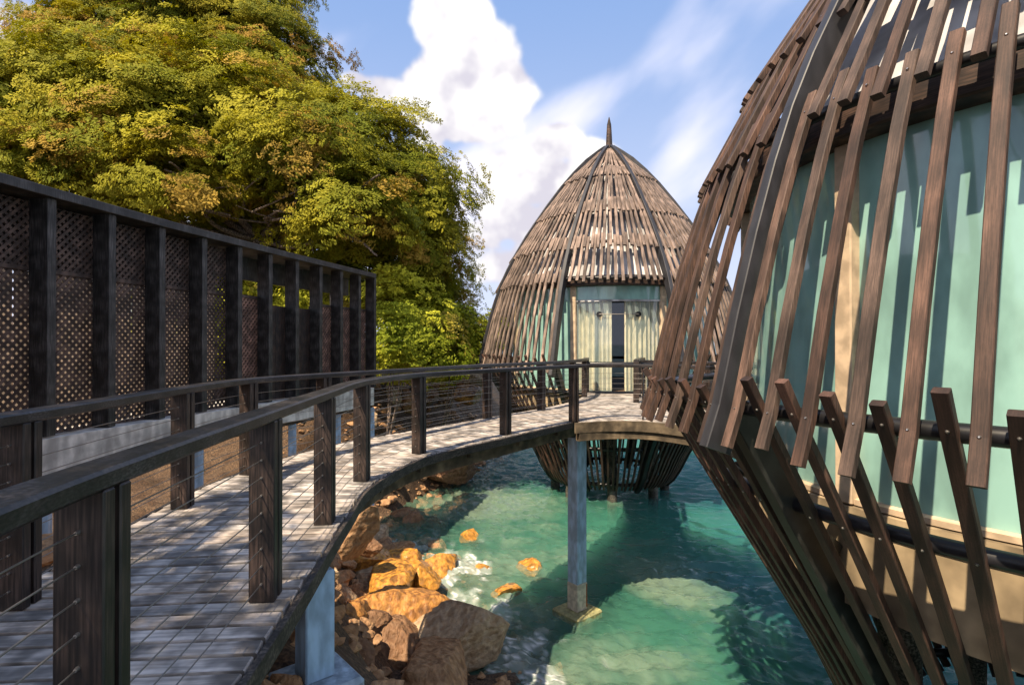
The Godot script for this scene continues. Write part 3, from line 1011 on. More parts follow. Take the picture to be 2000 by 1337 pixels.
func make_pod(called: String, label: String, at: Vector3, door: float, first: float, last: float, mats: Array, low_mats: Array, with_bolts: bool, see_through: bool) -> void:
	var pod := thing(called, label, "pod building", Vector3(at.x, WL, at.z))
	var lift := Vector3(0, -WL, 0)
	var here := Transform3D(Basis(), lift)
	# floor drum, fascia, membrane
	var mb := MB.new()
	mb.lathe([[0.0, -0.95], [3.30, -0.95], [3.42, -0.90], [3.42, -0.13], [3.50, -0.11], [3.50, -0.015], [3.38, 0.0]])
	put("floor_drum", mb.mesh(), M.drum, pod, here)
	mb = MB.new()
	mb.lathe([[3.38, 0.004], [0.0, 0.004]], 0, TAU, 48)
	put("room_floor", mb.mesh(), M.room_floor, pod, here)
	mb = MB.new()
	mb.lathe([[3.32, 3.12], [3.64, 3.12], [3.66, 3.14], [3.66, 3.20], [3.58, 3.205], [3.58, 3.42], [3.50, 3.43], [3.32, 3.43]])
	put("fascia_beam", mb.mesh(), M.fascia, pod, here)
	mb = MB.new()
	var mem := [[3.46, 3.435]]
	for p in UP_PROF:
		if p[0] > 3.6:
			mem.append([maxf(0.02, p[1] - 0.42), p[0] - 0.12])
	mb.lathe(mem)
	put("roof_membrane", mb.mesh(), M.membrane, pod, here)
	# rings of pipe that carry the slats
	for q in [[0.85, 4.46], [3.32, 3.80], [4.46, 3.24], [5.72, 2.42], [7.08, 1.38], [0.0, 3.92], [-1.8, 2.80], [-3.03, 2.14]]:
		mb = MB.new()
		var pts := PackedVector3Array()
		for k in 96:
			pts.append(Vector3(cos(TAU * k / 96), 0, sin(TAU * k / 96)) * q[1] + Vector3(0, q[0], 0))
		mb.tube(pts, PackedFloat32Array([0.062 if q[0] < 1.0 else 0.05]), 10, true)
		put("ring_pipe", mb.mesh(), M.pipe, pod, here)
	# ribs, wall sectors, piles
	var up_rib := MB.new()
	up_rib.bar(prof_pts(UP_PROF, 0.5, 8.28, -0.02), 0.11, 0.25, PackedVector3Array([Vector3(0, 0, 1)]), 0.008)
	var up_rib_mesh := up_rib.mesh()
	var low_rib := MB.new()
	low_rib.bar(prof_pts(LOW_PROF, -3.25, 0.82, -0.04), 0.13, 0.24, PackedVector3Array([Vector3(0, 0, 1)]), 0.008)
	var low_rib_mesh := low_rib.mesh()
	var bracket := MB.new()
	bracket.bar(PackedVector3Array([Vector3(3.44, -0.45, 0), Vector3(3.86, -0.10, 0)]), 0.09, 0.10, PackedVector3Array([Vector3(0, 0, 1)]))
	bracket.bar(PackedVector3Array([Vector3(3.44, -0.18, 0), Vector3(3.9, -0.03, 0)]), 0.11, 0.07, PackedVector3Array([Vector3(0, 0, 1)]))
	var bracket_mesh := bracket.mesh()
	var mull := MB.new()
	mull.box(Vector3(3.42, 1.56, 0), Vector3(0.16, 3.12, 0.17), 0.012)
	var mull_mesh := mull.mesh()
	var pile := MB.new()
	pile.tube(PackedVector3Array([Vector3(1.9, -0.94, 0), Vector3(1.9, -5.5, 0)]), PackedFloat32Array([0.16]), 14)
	var pile_mesh := pile.mesh()
	var panel := MB.new()
	panel.lathe([[3.35, 0.03], [3.40, 0.03], [3.40, 3.118], [3.35, 3.118], [3.35, 0.03]], deg_to_rad(-21.1), deg_to_rad(21.1), 14)
	var panel_mesh := panel.mesh()
	var sill := MB.new()
	sill.lathe([[3.405, 0.003], [3.47, 0.003], [3.47, 0.05], [3.405, 0.06]], deg_to_rad(-21.1), deg_to_rad(21.1), 14)
	var sill_mesh := sill.mesh()
	for k in 8:
		var rib_a := door + 22.5 + 45.0 * k
		put("roof_rib", up_rib_mesh, M.steel, pod, Transform3D(around(rib_a), lift))
		put("basket_rib", low_rib_mesh, M.dark_steel, pod, Transform3D(around(rib_a), lift))
		put("bracket", bracket_mesh, M.dark_steel, pod, Transform3D(around(rib_a), lift))
		put("wall_column", mull_mesh, M.mullion, pod, Transform3D(around(rib_a + 2.0), lift))
		put("pile", pile_mesh, M.pile, pod, Transform3D(around(door + 45.0 * k), lift))
		if k > 0:
			var clear := see_through and k == 4
			put("glass_panel", panel_mesh, M.tinted if clear else M.aqua, pod, Transform3D(around(door + 45.0 * k + 2.0), lift))
			put("sill", sill_mesh, M.mullion, pod, Transform3D(around(door + 45.0 * k + 2.0), lift))
	# the doorway: turquoise transom, two glass doors, a curtain behind each
	var dx := Transform3D(around(door + 2.0), lift)
	mb = MB.new()
	mb.lathe([[3.35, 2.72], [3.41, 2.72], [3.41, 3.118], [3.35, 3.118], [3.35, 2.72]], deg_to_rad(-21.1), deg_to_rad(21.1), 14)
	put("transom", mb.mesh(), M.aqua, pod, dx)
	mb = MB.new()
	mb.lathe([[3.37, 2.66], [3.43, 2.66], [3.43, 2.716], [3.37, 2.716], [3.37, 2.66]], deg_to_rad(-21.1), deg_to_rad(21.1), 14)
	put("door_track", mb.mesh(), M.membrane, pod, dx)
	for s in [[-21.0, -3.4], [3.2, 21.0]]:
		mb = MB.new()
		mb.lathe([[3.385, 0.02], [3.397, 0.02], [3.397, 2.655], [3.385, 2.655], [3.385, 0.02]], deg_to_rad(s[0]), deg_to_rad(s[1]), 10)
		var dr := put("glass_door", mb.mesh(), M.pane, pod, dx)
		mb = MB.new()
		var ha := deg_to_rad(-9.5 if s[0] < 0 else 9.5)
		var hp := Vector3(cos(ha), 0, -sin(ha))
		mb.tube(PackedVector3Array([hp * 3.39 + Vector3(0, 2.28, 0), hp * 3.45 + Vector3(0, 2.28, 0)]), PackedFloat32Array([0.085]), 16)
		put("door_roller", mb.mesh(), M.pipe, dr)
		# curtain with folds
		mb = MB.new()
		var base := 0
		var cols := 90
		for i in cols + 1:
			var f := float(i) / cols
			var a := deg_to_rad(lerpf(s[0], s[1], f))
			var fold := sin(f * TAU * 7.0 + sin(f * 9.0)) * 0.075 + sin(f * TAU * 3.1 + 1.0) * 0.02
			var o := Vector3(cos(a), 0, -sin(a))
			mb.v.append(o * (3.22 + fold * 1.25) + Vector3(0, 0.03, 0))
			mb.v.append(o * (3.22 + fold * 0.8) + Vector3(0, 2.66, 0))
			mb.n.append(o)
			mb.n.append(o)
		for i in cols:
			var q := i * 2
			mb.idx.append_array(PackedInt32Array([q, q + 1, q + 2, q + 2, q + 1, q + 3]))
			var nn := (mb.v[q + 2] - mb.v[q]).cross(mb.v[q + 1] - mb.v[q]).normalized()
			for e in 4:
				mb.n[q + e] += nn * (4.0 if nn.dot(mb.n[q]) > 0 else -4.0)
		for i in mb.n.size():
			mb.n[i] = mb.n[i].normalized()
		put("curtain", mb.mesh(), M.curtain, pod, dx)
	mb = MB.new()
	var bar := PackedVector3Array()
	for k in 9:
		var a := deg_to_rad(lerpf(-9.5, 9.5, k / 8.0))
		bar.append(Vector3(cos(a), 0, -sin(a)) * 3.46 + Vector3(0, 2.28, 0))
	mb.tube(bar, PackedFloat32Array([0.012]), 6)
	put("door_bar", mb.mesh(), M.cable, pod, dx)
	# the spike
	mb = MB.new()
	mb.tube(PackedVector3Array([Vector3(0, 8.05, 0), Vector3(0, 8.35, 0), Vector3(0, 8.75, 0), Vector3(0, 9.15, 0), Vector3(0, 9.42, 0)]), PackedFloat32Array([0.16, 0.12, 0.10, 0.075, 0.012]), 12)
	put("spire", mb.mesh(), M.fascia, pod, here)
	# slats: tier = bottom, top, phase, per sector, width
	var tiers := [[0.56, 3.54, 0.5, 11, 0.088], [3.22, 4.66, 0.0, 11, 0.086], [4.26, 5.94, 0.5, 11, 0.084], [5.50, 7.26, 0.0, 11, 0.074], [6.88, 8.18, 0.5, 7, 0.058]]
	var rest := MB.new()
	var rest_low := MB.new()
	var bolt := MB.new()
	bolt.tube(PackedVector3Array([Vector3(0, 0, 0), Vector3(0.018, 0, 0)]), PackedFloat32Array([0.017, 0.013]), 10)
	var bolt_mesh := bolt.mesh()
	var side := PackedVector3Array([Vector3(0, 0, 1)])
	for ti in tiers.size() + 1:
		var low := ti == tiers.size()
		var tr: Array = [-3.22, 1.06, 0.0, 11 if with_bolts else 12, 0.090 if with_bolts else 0.066] if low else tiers[ti]
		var prof: Array = LOW_PROF if low else UP_PROF
		var variants := []
		var short_variants := []
		for vv in 4:
			var j := (vv - 1.5) * 0.035
			mb = MB.new()
			var line := prof_pts(prof, tr[0] + j * 0.6, tr[1] + j, 0.0)
			if not low and ti > 0:      # straight bars whose lower ends stand proud of the tier below
				line = PackedVector3Array([line[0] + Vector3(0.07, 0, 0), line[-1] + Vector3(0.015, 0, 0)])
			mb.bar(line, tr[4], 0.062, side)
			variants.append(mb.mesh())
			mb = MB.new()
			if low:
				mb.bar(prof_pts(prof, tr[0] + j * 0.6, -0.42 + j, 0.0), tr[4], 0.052, side)
				short_variants.append(mb.mesh())
		for sector in 8:
			for q in (tr[3] if with_bolts or low else tr[3] + 3):
				var ph: float = tr[2]
				var a: float = door - 22.5 + 45.0 * sector + 45.0 * (q + (0.5 if ph > 0.0 else 0.0)) / (tr[3] if with_bolts or low else tr[3] + 3)
				if ph == 0.0 and q == 0:
					continue     # the rib stands here
				if ti == 0 and (sector == 0 or (see_through and sector == 4)):
					continue     # the doorway
				a += rng.randf_range(-0.22, 0.22)
				var vv := rng.randi_range(0, 3)
				var in_door := low and (sector == 0 or (see_through and sector == 4))
				var mesh: ArrayMesh = short_variants[vv] if in_door else variants[vv]
				var tilt := Basis(Vector3.RIGHT, rng.randf_range(-0.004, 0.004))
				var xf := Transform3D(around(a) * tilt, lift)
				var off := fposmod(a - first, 360.0)
				if off <= last - first:
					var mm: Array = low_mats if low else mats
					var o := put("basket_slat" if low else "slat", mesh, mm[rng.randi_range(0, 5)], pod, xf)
					if with_bolts and absf(a - 30.0) < 50.0 and ti in [0, 1, 5]:
						var bb := MB.new()
						for hb in ([0.88, -0.02] if low else [tr[0] + 0.29, tr[1] - 0.2]):
							var rr := prof_r(prof, hb)
							var slope := (prof_r(prof, hb + 0.1) - prof_r(prof, hb - 0.1)) / 0.2
							var nn := Vector3(1, -slope, 0).normalized()
							var p0 := Vector3(rr, hb, 0) + nn * 0.026
							bb.tube(PackedVector3Array([p0, p0 + nn * 0.006, p0 + nn * 0.012]), PackedFloat32Array([0.013, 0.012, 0.005]), 8)
						put("bolt", bb.mesh(), M.bolt, o)
				else:
					var arr := mesh.surface_get_arrays(0)
					var dst := rest_low if low else rest
					var k := dst.v.size()
					for p in arr[Mesh.ARRAY_VERTEX]:
						dst.v.append(xf.basis * p)
					for p in arr[Mesh.ARRAY_NORMAL]:
						dst.n.append(xf.basis * p)
					for p in arr[Mesh.ARRAY_INDEX]:
						dst.idx.append(p + k)
	for e in [[rest, mats[2], "slat"], [rest_low, low_mats[2], "basket_slat"]]:
		if e[0].v.size():
			var o := put(e[2], e[0].mesh(), e[1], pod, here)
			o.set_meta("kind", "stuff")

# ------------------------------------------------------------------ boardwalk
func curve(pts: Array, y := 0.0) -> Curve3D:
	var c := Curve3D.new()
	c.bake_interval = 0.05
	for k in pts.size():
		var p := Vector3(pts[k][0], y, -pts[k][1])
		var a: Array = pts[maxi(k - 1, 0)]
		var b: Array = pts[mini(k + 1, pts.size() - 1)]
		var t := Vector3(b[0] - a[0], 0, -(b[1] - a[1])) / 6.0
		c.add_point(p, -t, t)
	return c

const CENTRE := [[-1.10, -2.6], [-1.42, -1.2], [-1.65, 0.0], [-1.84, 1.4], [-1.98, 3.05], [-2.12, 4.45], [-2.18, 5.75], [-1.78, 7.45], [-0.62, 9.22], [0.50, 10.85], [1.28, 12.0], [2.10, 13.5], [2.66, 15.1], [2.98, 16.75]]
const HALF := 0.79

func side_line(c: Curve3D, off: float, y: float, step := 0.25, upto := -1.0) -> PackedVector3Array:
	var out := PackedVector3Array()
	var len := c.get_baked_length() if upto < 0.0 else upto
	var k := int(ceil(len / step))
	for i in k + 1:
		var o := minf(len, i * step)
		var p := c.sample_baked(o)
		var t := (c.sample_baked(minf(o + 0.05, c.get_baked_length())) - c.sample_baked(maxf(o - 0.05, 0))).normalized()
		out.append(p + t.cross(Vector3.UP) * off + Vector3(0, y, 0))
	return out

func make_boardwalk() -> void:
	var c := curve(CENTRE)
	var walk := thing("boardwalk", "curved boardwalk of weathered grey planks leading to the far pod", "boardwalk", Vector3.ZERO)
	var len := c.get_baked_length()
	var pitch := 0.136
	var footprint_l := PackedVector2Array()
	var footprint_r := PackedVector2Array()
	for i in int(len / pitch):
		var q := []
		for e in [i * pitch + 0.013, (i + 1) * pitch - 0.013]:
			var p := c.sample_baked(e)
			var t := (c.sample_baked(minf(e + 0.08, len)) - c.sample_baked(maxf(e - 0.08, 0))).normalized()
			var r := t.cross(Vector3.UP)
			var j := rng.randf_range(-0.008, 0.008)
			q.append(Vector2(p.x - r.x * (HALF + j), p.z - r.z * (HALF + j)))
			q.append(Vector2(p.x + r.x * (HALF + j), p.z + r.z * (HALF + j)))
		if i % 3 == 0:
			footprint_l.append(q[0])
			footprint_r.append(q[1])
		# each plank in its own axes, so that the grain runs along it
		var mid: Vector2 = (q[0] + q[1] + q[2] + q[3]) * 0.25
		var ax: Vector2 = (q[1] - q[0]).normalized()
		var ay := Vector2(-ax.y, ax.x)
		var poly := PackedVector2Array()
		for p in [q[0], q[1], q[3], q[2]]:
			var rel: Vector2 = p - mid
			poly.append(Vector2(rel.dot(ax), rel.dot(ay)))
		var mb := MB.new()
		mb.prism(poly, -0.05, rng.randf_range(-0.004, 0.003), 0.005)
		var b := Basis(Vector3(ax.x, 0, ax.y), Vector3.UP, Vector3(ay.x, 0, ay.y))
		put("plank", mb.mesh(), M.planks[rng.randi_range(0, 7)], walk, Transform3D(b, Vector3(mid.x, 0, mid.y)))
	# the landing in front of the near pod's door
	var outline := PackedVector2Array()
	for p in [[1.18, 10.22], [1.75, 10.46], [2.35, 10.42], [2.85, 10.02], [3.22, 9.45], [3.55, 8.72], [3.92, 8.62], [4.55, 9.05], [4.9, 9.25], [5.1, 10.7], [4.3, 12.0], [3.15, 13.75], [2.2, 13.2]]:
		outline.append(Vector2(p[0], -p[1]))
	var foot := footprint_l.duplicate()
	footprint_r.reverse()
	foot.append_array(footprint_r)
	if Geometry2D.is_polygon_clockwise(foot):
		foot.reverse()
	if Geometry2D.is_polygon_clockwise(outline):
		outline.reverse()
	var ax := Vector2(0.80, 0.60)
	var ay := Vector2(-0.60, 0.80)
	var k := 0
	while k < 80:
		var base := Vector2(3.0, -11.0) + ay * (k - 40) * pitch
		var strip := PackedVector2Array([base - ax * 6 + ay * 0.013, base + ax * 6 + ay * 0.013, base + ax * 6 + ay * (pitch - 0.013), base - ax * 6 + ay * (pitch - 0.013)])
		for piece in Geometry2D.intersect_polygons(strip, outline):
			for part in Geometry2D.clip_polygons(piece, foot):
				if part.size() < 3 or Geometry2D.is_polygon_clockwise(part):
					continue
				for hull in Geometry2D.decompose_polygon_in_convex(part):
					var mid := Vector2()
					for p in hull:
						mid += p / hull.size()
					var poly := PackedVector2Array()
					for p in hull:
						poly.append(Vector2((p - mid).dot(ax), (p - mid).dot(ay)))
					var mb := MB.new()
					mb.prism(poly, -0.05, rng.randf_range(-0.003, 0.002), 0.004)
					put("plank", mb.mesh(), M.planks[rng.randi_range(0, 7)], walk, Transform3D(Basis(Vector3(ax.x, 0, ax.y), Vector3.UP, Vector3(ay.x, 0, ay.y)), Vector3(mid.x, 0, mid.y)))
		k += 1
	# edge boards and the curved beams below
	var near_end := 15.55      # the right edge runs as far as the landing
	for s in [[HALF + 0.03, near_end, "right"], [-HALF - 0.03, len, "left"]]:
		var mb := MB.new()
		mb.bar(side_line(c, s[0], -0.105, 0.2, s[1]), 0.045, 0.20, PackedVector3Array([Vector3.UP]), 0.004)
		mb = MB.new()
		var line := side_line(c, s[0], -0.058, 0.2, s[1])
		mb.bar(line, 0.105, 0.035, PackedVector3Array([Vector3.UP]), 0.004)
		put("edge_board", mb.mesh(), M.edge, walk)
		mb = MB.new()
		mb.bar(side_line(c, s[0] - 0.24 * signf(s[0]), -0.235, 0.2, s[1]), 0.16, 0.16, PackedVector3Array([Vector3.UP]), 0.008)
		put("curved_beam", mb.mesh(), M.beam, walk)
	var rim := PackedVector3Array()
	for p in [[1.12, 10.18], [1.75, 10.42], [2.37, 10.38], [2.83, 9.98], [3.19, 9.42], [3.46, 8.82]]:
		rim.append(Vector3(p[0], -0.10, -p[1]))
	var sm := Curve3D.new()
	sm.bake_interval = 0.15
	for i in rim.size():
		var t := (rim[mini(i + 1, rim.size() - 1)] - rim[maxi(i - 1, 0)]) / 6.0
		sm.add_point(rim[i], -t, t)
	var rp := sm.get_baked_points()
	var mb2 := MB.new()
	mb2.bar(rp, 0.19, 0.045, PackedVector3Array([Vector3.UP]), 0.004)
	put("edge_board", mb2.mesh(), M.beam, walk)
	var lower := PackedVector3Array()
	for p in rp:
		lower.append(p + Vector3(0.05, -0.165, -0.08))
	mb2 = MB.new()
	mb2.bar(lower, 0.15, 0.14, PackedVector3Array([Vector3.UP]), 0.008)
	put("curved_beam", mb2.mesh(), M.beam, walk)
	# joists
	for i in int(len / 1.2):
		var e := 0.6 + i * 1.2
		var p := c.sample_baked(e)
		var t := (c.sample_baked(minf(e + 0.08, len)) - c.sample_baked(e - 0.08)).normalized()
		var r := t.cross(Vector3.UP)
		var jb := MB.new()
		jb.bar(PackedVector3Array([p - r * 0.72 + Vector3(0, -0.125, 0), p + r * 0.72 + Vector3(0, -0.125, 0)]), 0.17, 0.07, PackedVector3Array([Vector3.UP]), 0.004)
		put("joist", jb.mesh(), M.beam, walk)
	# columns
	column("blue steel column with a concrete foot standing on the near rocks", Vector3(-1.38, -0.19, -4.02), -0.93, 0.205, 0.72, 0.52, M.foot, 0.50)
	column("blue steel column with rusty white base standing in the green water", Vector3(1.22, -0.34, -10.75), WL + 0.08, 0.255, 0.70, 0.68, M.wet_foot, 0.16, true)

func column(label: String, top: Vector3, foot_y: float, w: float, turn: float, fw: float, fm: Material, fh: float, rusty := false) -> void:
	var o := thing("support_column", label, "column", Vector3(top.x, foot_y - fh, top.z), "columns carrying the boardwalk")
	var b := Basis(Vector3.UP, turn)
	var h := top.y - foot_y
	var mb := MB.new()
	var painted := h - (0.5 if rusty else 0.0)
	mb.box(Vector3(0, fh + h - painted * 0.5, 0), Vector3(w, painted, w), 0.01)
	put("shaft", mb.mesh(), M.blue_paint, o, Transform3D(b, Vector3.ZERO))
	mb = MB.new()
	mb.box(Vector3(0, fh * 0.5, 0), Vector3(fw, fh, fw), 0.03)
	put("foot", mb.mesh(), fm, o, Transform3D(b, Vector3.ZERO))
	if rusty:
		mb = MB.new()
		mb.box(Vector3(0, fh + 0.25, 0), Vector3(w + 0.012, 0.5, w + 0.012), 0.01)
		var s := put("shaft_base", mb.mesh(), M.pile_white, o, Transform3D(b, Vector3.ZERO))
		mb = MB.new()
		mb.box(Vector3(w * 0.5 - 0.012, fh + 0.26, w * 0.5 - 0.012), Vector3(0.045, 0.44, 0.045), 0.01)
		put("rust_streak", mb.mesh(), M.rust, s)

func make_railing(label: String, pts: Array, posts: Array, thin: Array) -> void:
	var o := thing("railing", label, "railing", Vector3(pts[0][0], 0, -pts[0][1]))
	var c := curve(pts)
	var line := c.get_baked_points()
	var simple := PackedVector3Array()
	for k in line.size():
		if k % 4 == 0 or k == line.size() - 1:
			simple.append(line[k] - o.position)
	var mb := MB.new()
	var top := PackedVector3Array()
	for p in simple:
		top.append(p + Vector3(0, 0.992, 0))
	mb.bar(top, 0.060, 0.135, PackedVector3Array([Vector3.UP]), 0.010)
	put("handrail", mb.mesh(), M.hand_rail, o)
	var pm := MB.new()
	for s in [-1.0, 1.0]:
		pm.box(Vector3(0, 0.482, s * 0.041), Vector3(0.135, 0.964, 0.056), 0.005)
	pm.box(Vector3(0, 0.482, 0), Vector3(0.095, 0.96, 0.03), 0.002)
	var post_mesh := pm.mesh()
	var tm := MB.new()
	for s in [-1.0, 1.0]:
		tm.box(Vector3(0, 0.482, s * 0.05), Vector3(0.06, 0.964, 0.022), 0.003)
	var thin_mesh := tm.mesh()
	for e in posts + thin:
		var p := Vector3(pts[e][0], 0, -pts[e][1])
		var off := c.get_closest_offset(p)
		var t := (c.sample_baked(minf(off + 0.1, c.get_baked_length())) - c.sample_baked(maxf(off - 0.1, 0))).normalized()
		var b := Basis(t.cross(Vector3.UP), Vector3.UP, -t)
		var post := put("post", thin_mesh if e in thin else post_mesh, M.rail_wood, o, Transform3D(b, p - o.position))
		if p.length() < 8.0:
			mb = MB.new()
			for k in 9:
				mb.tube(PackedVector3Array([Vector3(0, 0.10 + 0.094 * k, 0.066), Vector3(0, 0.10 + 0.094 * k, 0.082)]), PackedFloat32Array([0.007, 0.005]), 8)
				mb.tube(PackedVector3Array([Vector3(0, 0.10 + 0.094 * k, -0.066), Vector3(0, 0.10 + 0.094 * k, -0.082)]), PackedFloat32Array([0.007, 0.005]), 8)
			put("cable_stud", mb.mesh(), M.bolt, post)
	for k in 9:
		mb = MB.new()
		var cb := PackedVector3Array()
		for p in simple:
			cb.append(p + Vector3(0, 0.10 + 0.094 * k, 0))
		mb.tube(cb, PackedFloat32Array([0.003]), 6)
		put("cable", mb.mesh(), M.cable, o)

func make_railings() -> void:
	make_railing("brown timber railing with steel cables along the boardwalk's seaward edge", [[-0.42, -2.4], [-0.78, -1.0], [-0.97, 0.1], [-1.12, 1.05], [-1.21, 1.66], [-1.34, 3.125], [-1.445, 4.43], [-1.52, 5.81], [-1.18, 7.27], [-0.10, 8.82], [1.11, 10.30], [1.75, 10.60], [2.45, 10.50], [3.0, 10.02], [3.32, 9.50]], [0, 2, 4, 5, 6, 7, 8, 9, 10], [12])
	make_railing("brown timber railing with steel cables along the boardwalk's shoreward edge", [[-1.75, -2.9], [-2.06, -1.4], [-2.32, 0.1], [-2.48, 1.45], [-2.6, 3.03], [-2.79, 4.86], [-2.80, 6.1], [-2.36, 7.2], [-1.45, 8.9], [-0.46, 10.7], [0.62, 12.1], [1.45, 13.7], [1.92, 15.2], [2.15, 16.5]], [0, 2, 3, 4, 5, 6, 7, 8, 9, 10, 11, 12, 13], [])
	make_railing("short brown railing between the far pod's entrance and the landing", [[3.75, 16.4], [3.35, 15.2], [2.98, 13.75]], [0, 1, 2], [])
	make_railing("short brown railing along the far edge of the near pod's landing", [[3.12, 13.62], [4.15, 12.05], [4.95, 10.75]], [1, 2], [])

# ------------------------------------------------------------------ lattice pavilion
func make_pavilion() -> void:
	var line := [[-6.05, -0.85], [-6.06, 0.02], [-6.06, 0.89], [-6.04, 1.76], [-6.01, 2.63], [-5.96, 3.5], [-5.90, 4.37], [-5.82, 5.24], [-5.73, 6.11], [-5.61, 6.98], [-5.47, 7.84], [-5.31, 8.70], [-5.13, 9.56], [-4.94, 10.41], [-4.74, 11.25], [-4.53, 12.09], [-4.31, 12.93], [-4.09, 13.76], [-3.87, 14.57], [-3.66, 15.32]]
	var o := thing("lattice_pavilion", "long black timber pavilion with diamond lattice screens on a concrete slab", "pavilion", Vector3(-5.0, 0.0, -9.5))
	var P := []
	var Nn := []      # towards the water
	for k in line.size():
		P.append(Vector3(line[k][0], 0, -line[k][1]) - o.position)
	for k in line.size():
		var t: Vector3 = (P[mini(k + 1, P.size() - 1)] - P[maxi(k - 1, 0)]).normalized()
		Nn.append(t.cross(Vector3.UP))
	var post := MB.new()
	post.box(Vector3(0, 1.71, -0.13), Vector3(0.115, 2.90, 0.27), 0.006)
	var post_mesh := post.mesh()
	for k in P.size():
		var t: Vector3 = Vector3.UP.cross(Nn[k])
		put("post", post_mesh, M.black_wood, o, Transform3D(Basis(t, Vector3.UP, Nn[k]).orthonormalized(), P[k]))
	# roof edge, soffit, back beam, slab: each follows the curve
	var run := func(back: float, y: float, wide: float, thick: float, called: String, m: Material, from := 0, to := -1) -> void:
		var pts := PackedVector3Array()
		var last: int = P.size() - 1 if to < 0 else to
		for k in range(from, last + 1):
			var e: Vector3 = P[k] - Nn[k] * back + Vector3(0, y, 0)
			if k == from:
				e -= Vector3.UP.cross(Nn[k]) * -0.07
			if k == last:
				e += Vector3.UP.cross(Nn[k]) * -0.07
			pts.append(e)
		var b := MB.new()
		b.bar(pts, wide, thick, PackedVector3Array([Vector3.UP]), 0.006)
		put(called, b.mesh(), m, o)
	run.call(0.06, 3.215, 0.115, 0.26, "roof_edge", M.black_wood)
	run.call(0.47, 3.20, 0.09, 0.62, "roof", M.black_wood)
	run.call(0.80, 2.93, 0.46, 0.08, "soffit_beam", M.black_wood)
	run.call(0.30, 0.225, 0.07, 0.10, "ground_rail", M.lattice)
	run.call(0.62, 0.015, 0.46, 1.26, "slab", M.concrete, 8)
	run.call(0.10, -0.255, 0.07, 0.10, "slab_trim", M.fascia, 8)
	for k in P.size():       # uprights of the back frame
		if k % 2 == 0:
			var b := MB.new()
			b.box(Vector3(0, 1.45, 0), Vector3(0.1, 2.5, 0.1), 0.005)
			put("stud", b.mesh(), M.black_wood, o, Transform3D(Basis(), P[k] - Nn[k] * 0.80))
	# bays
	for k in P.size() - 1:
		var a: Vector3 = P[k] - Nn[k] * 0.27
		var b: Vector3 = P[k + 1] - Nn[k + 1] * 0.27
		var t: Vector3 = (b - a).normalized()
		var w := a.distance_to(b)
		var out: Vector3 = t.cross(Vector3.UP)
		var basis := Basis(t, Vector3.UP, out)
		var xf := Transform3D(basis, a)
		if k in [14, 15]:          # plain dark boards
			for j in 7:
				var bd := MB.new()
				bd.box(Vector3((j + 0.5) * w / 7.0, 1.22, 0), Vector3(w / 7.0 - 0.008, 1.92, 0.03), 0.004)
				put("board", bd.mesh(), M.door_wood, o, xf)
			continue
		var full: bool = k <= 12
		var heights := [[0.26, 2.27], [2.33, 3.12]] if full else [[0.26, 2.27]]
		for hh in heights:
			var lt := MB.new()
			var h0: float = hh[0]
			var h1: float = hh[1]
			var pitch := 0.072
			var rect := PackedVector2Array([Vector2(0.02, h0), Vector2(w - 0.02, h0), Vector2(w - 0.02, h1), Vector2(0.02, h1)])
			for dirn in [1.0, -1.0]:
				var q := -(h1 - h0) - 0.2
				while q < w + (h1 - h0) + 0.2:
					var foot := Vector2(q, h0)
					var ax := Vector2(0.7071 * dirn, 0.7071)
					var ay := Vector2(-ax.y, ax.x)
					var strip := PackedVector2Array([foot - ay * 0.0175 - ax * 4, foot + ay * 0.0175 - ax * 4, foot + ay * 0.0175 + ax * 6, foot - ay * 0.0175 + ax * 6])
					for piece in Geometry2D.intersect_polygons(strip, rect):
						var z0 := 0.001 if dirn > 0 else -0.013
						var z1 := z0 + 0.012
						var mid := Vector2()
						for p in piece:
							mid += p / piece.size()
						for j in range(1, piece.size() - 1):
							lt.tri(Vector3(piece[0].x, piece[0].y, z1), Vector3(piece[j].x, piece[j].y, z1), Vector3(piece[j + 1].x, piece[j + 1].y, z1), Vector3(0, 0, 1))
							lt.tri(Vector3(piece[0].x, piece[0].y, z0), Vector3(piece[j].x, piece[j].y, z0), Vector3(piece[j + 1].x, piece[j + 1].y, z0), Vector3(0, 0, -1))
						for j in piece.size():
							var p0: Vector2 = piece[j]
							var p1: Vector2 = piece[(j + 1) % piece.size()]
							var oo := (p0 + p1) * 0.5 - mid
							lt.quad(Vector3(p0.x, p0.y, z0), Vector3(p1.x, p1.y, z0), Vector3(p1.x, p1.y, z1), Vector3(p0.x, p0.y, z1), Vector3(oo.x, oo.y, 0))
					q += pitch * 1.4142
			var lp := put("lattice", lt.mesh(), M.lattice if full else M.red_lattice, o, xf)
			lp.set_meta("kind", "stuff")
		var fr := MB.new()
		fr.box(Vector3(w * 0.5, 2.30, 0), Vector3(w - 0.13, 0.055, 0.05), 0.004)
		put("cross_rail", fr.mesh(), M.lattice, o, xf)
		if full:
			var sc := MB.new()
			sc.box(Vector3(w * 0.5, 1.285, -0.28), Vector3(w - 0.01, 2.05, 0.006), 0.001)
			put("pale_screen", sc.mesh(), M.screen, o, xf)
			sc = MB.new()
			sc.box(Vector3(w * 0.5, 2.735, -0.28), Vector3(w - 0.01, 0.84, 0.03), 0.004)
			put("dark_panel", sc.mesh(), M.door_wood, o, xf)
		else:
			var sc := MB.new()
			sc.box(Vector3(w * 0.5, 1.26, -0.05), Vector3(w - 0.01, 2.0, 0.02), 0.002)
			put("dark_panel", sc.mesh(), M.door_wood, o, xf)
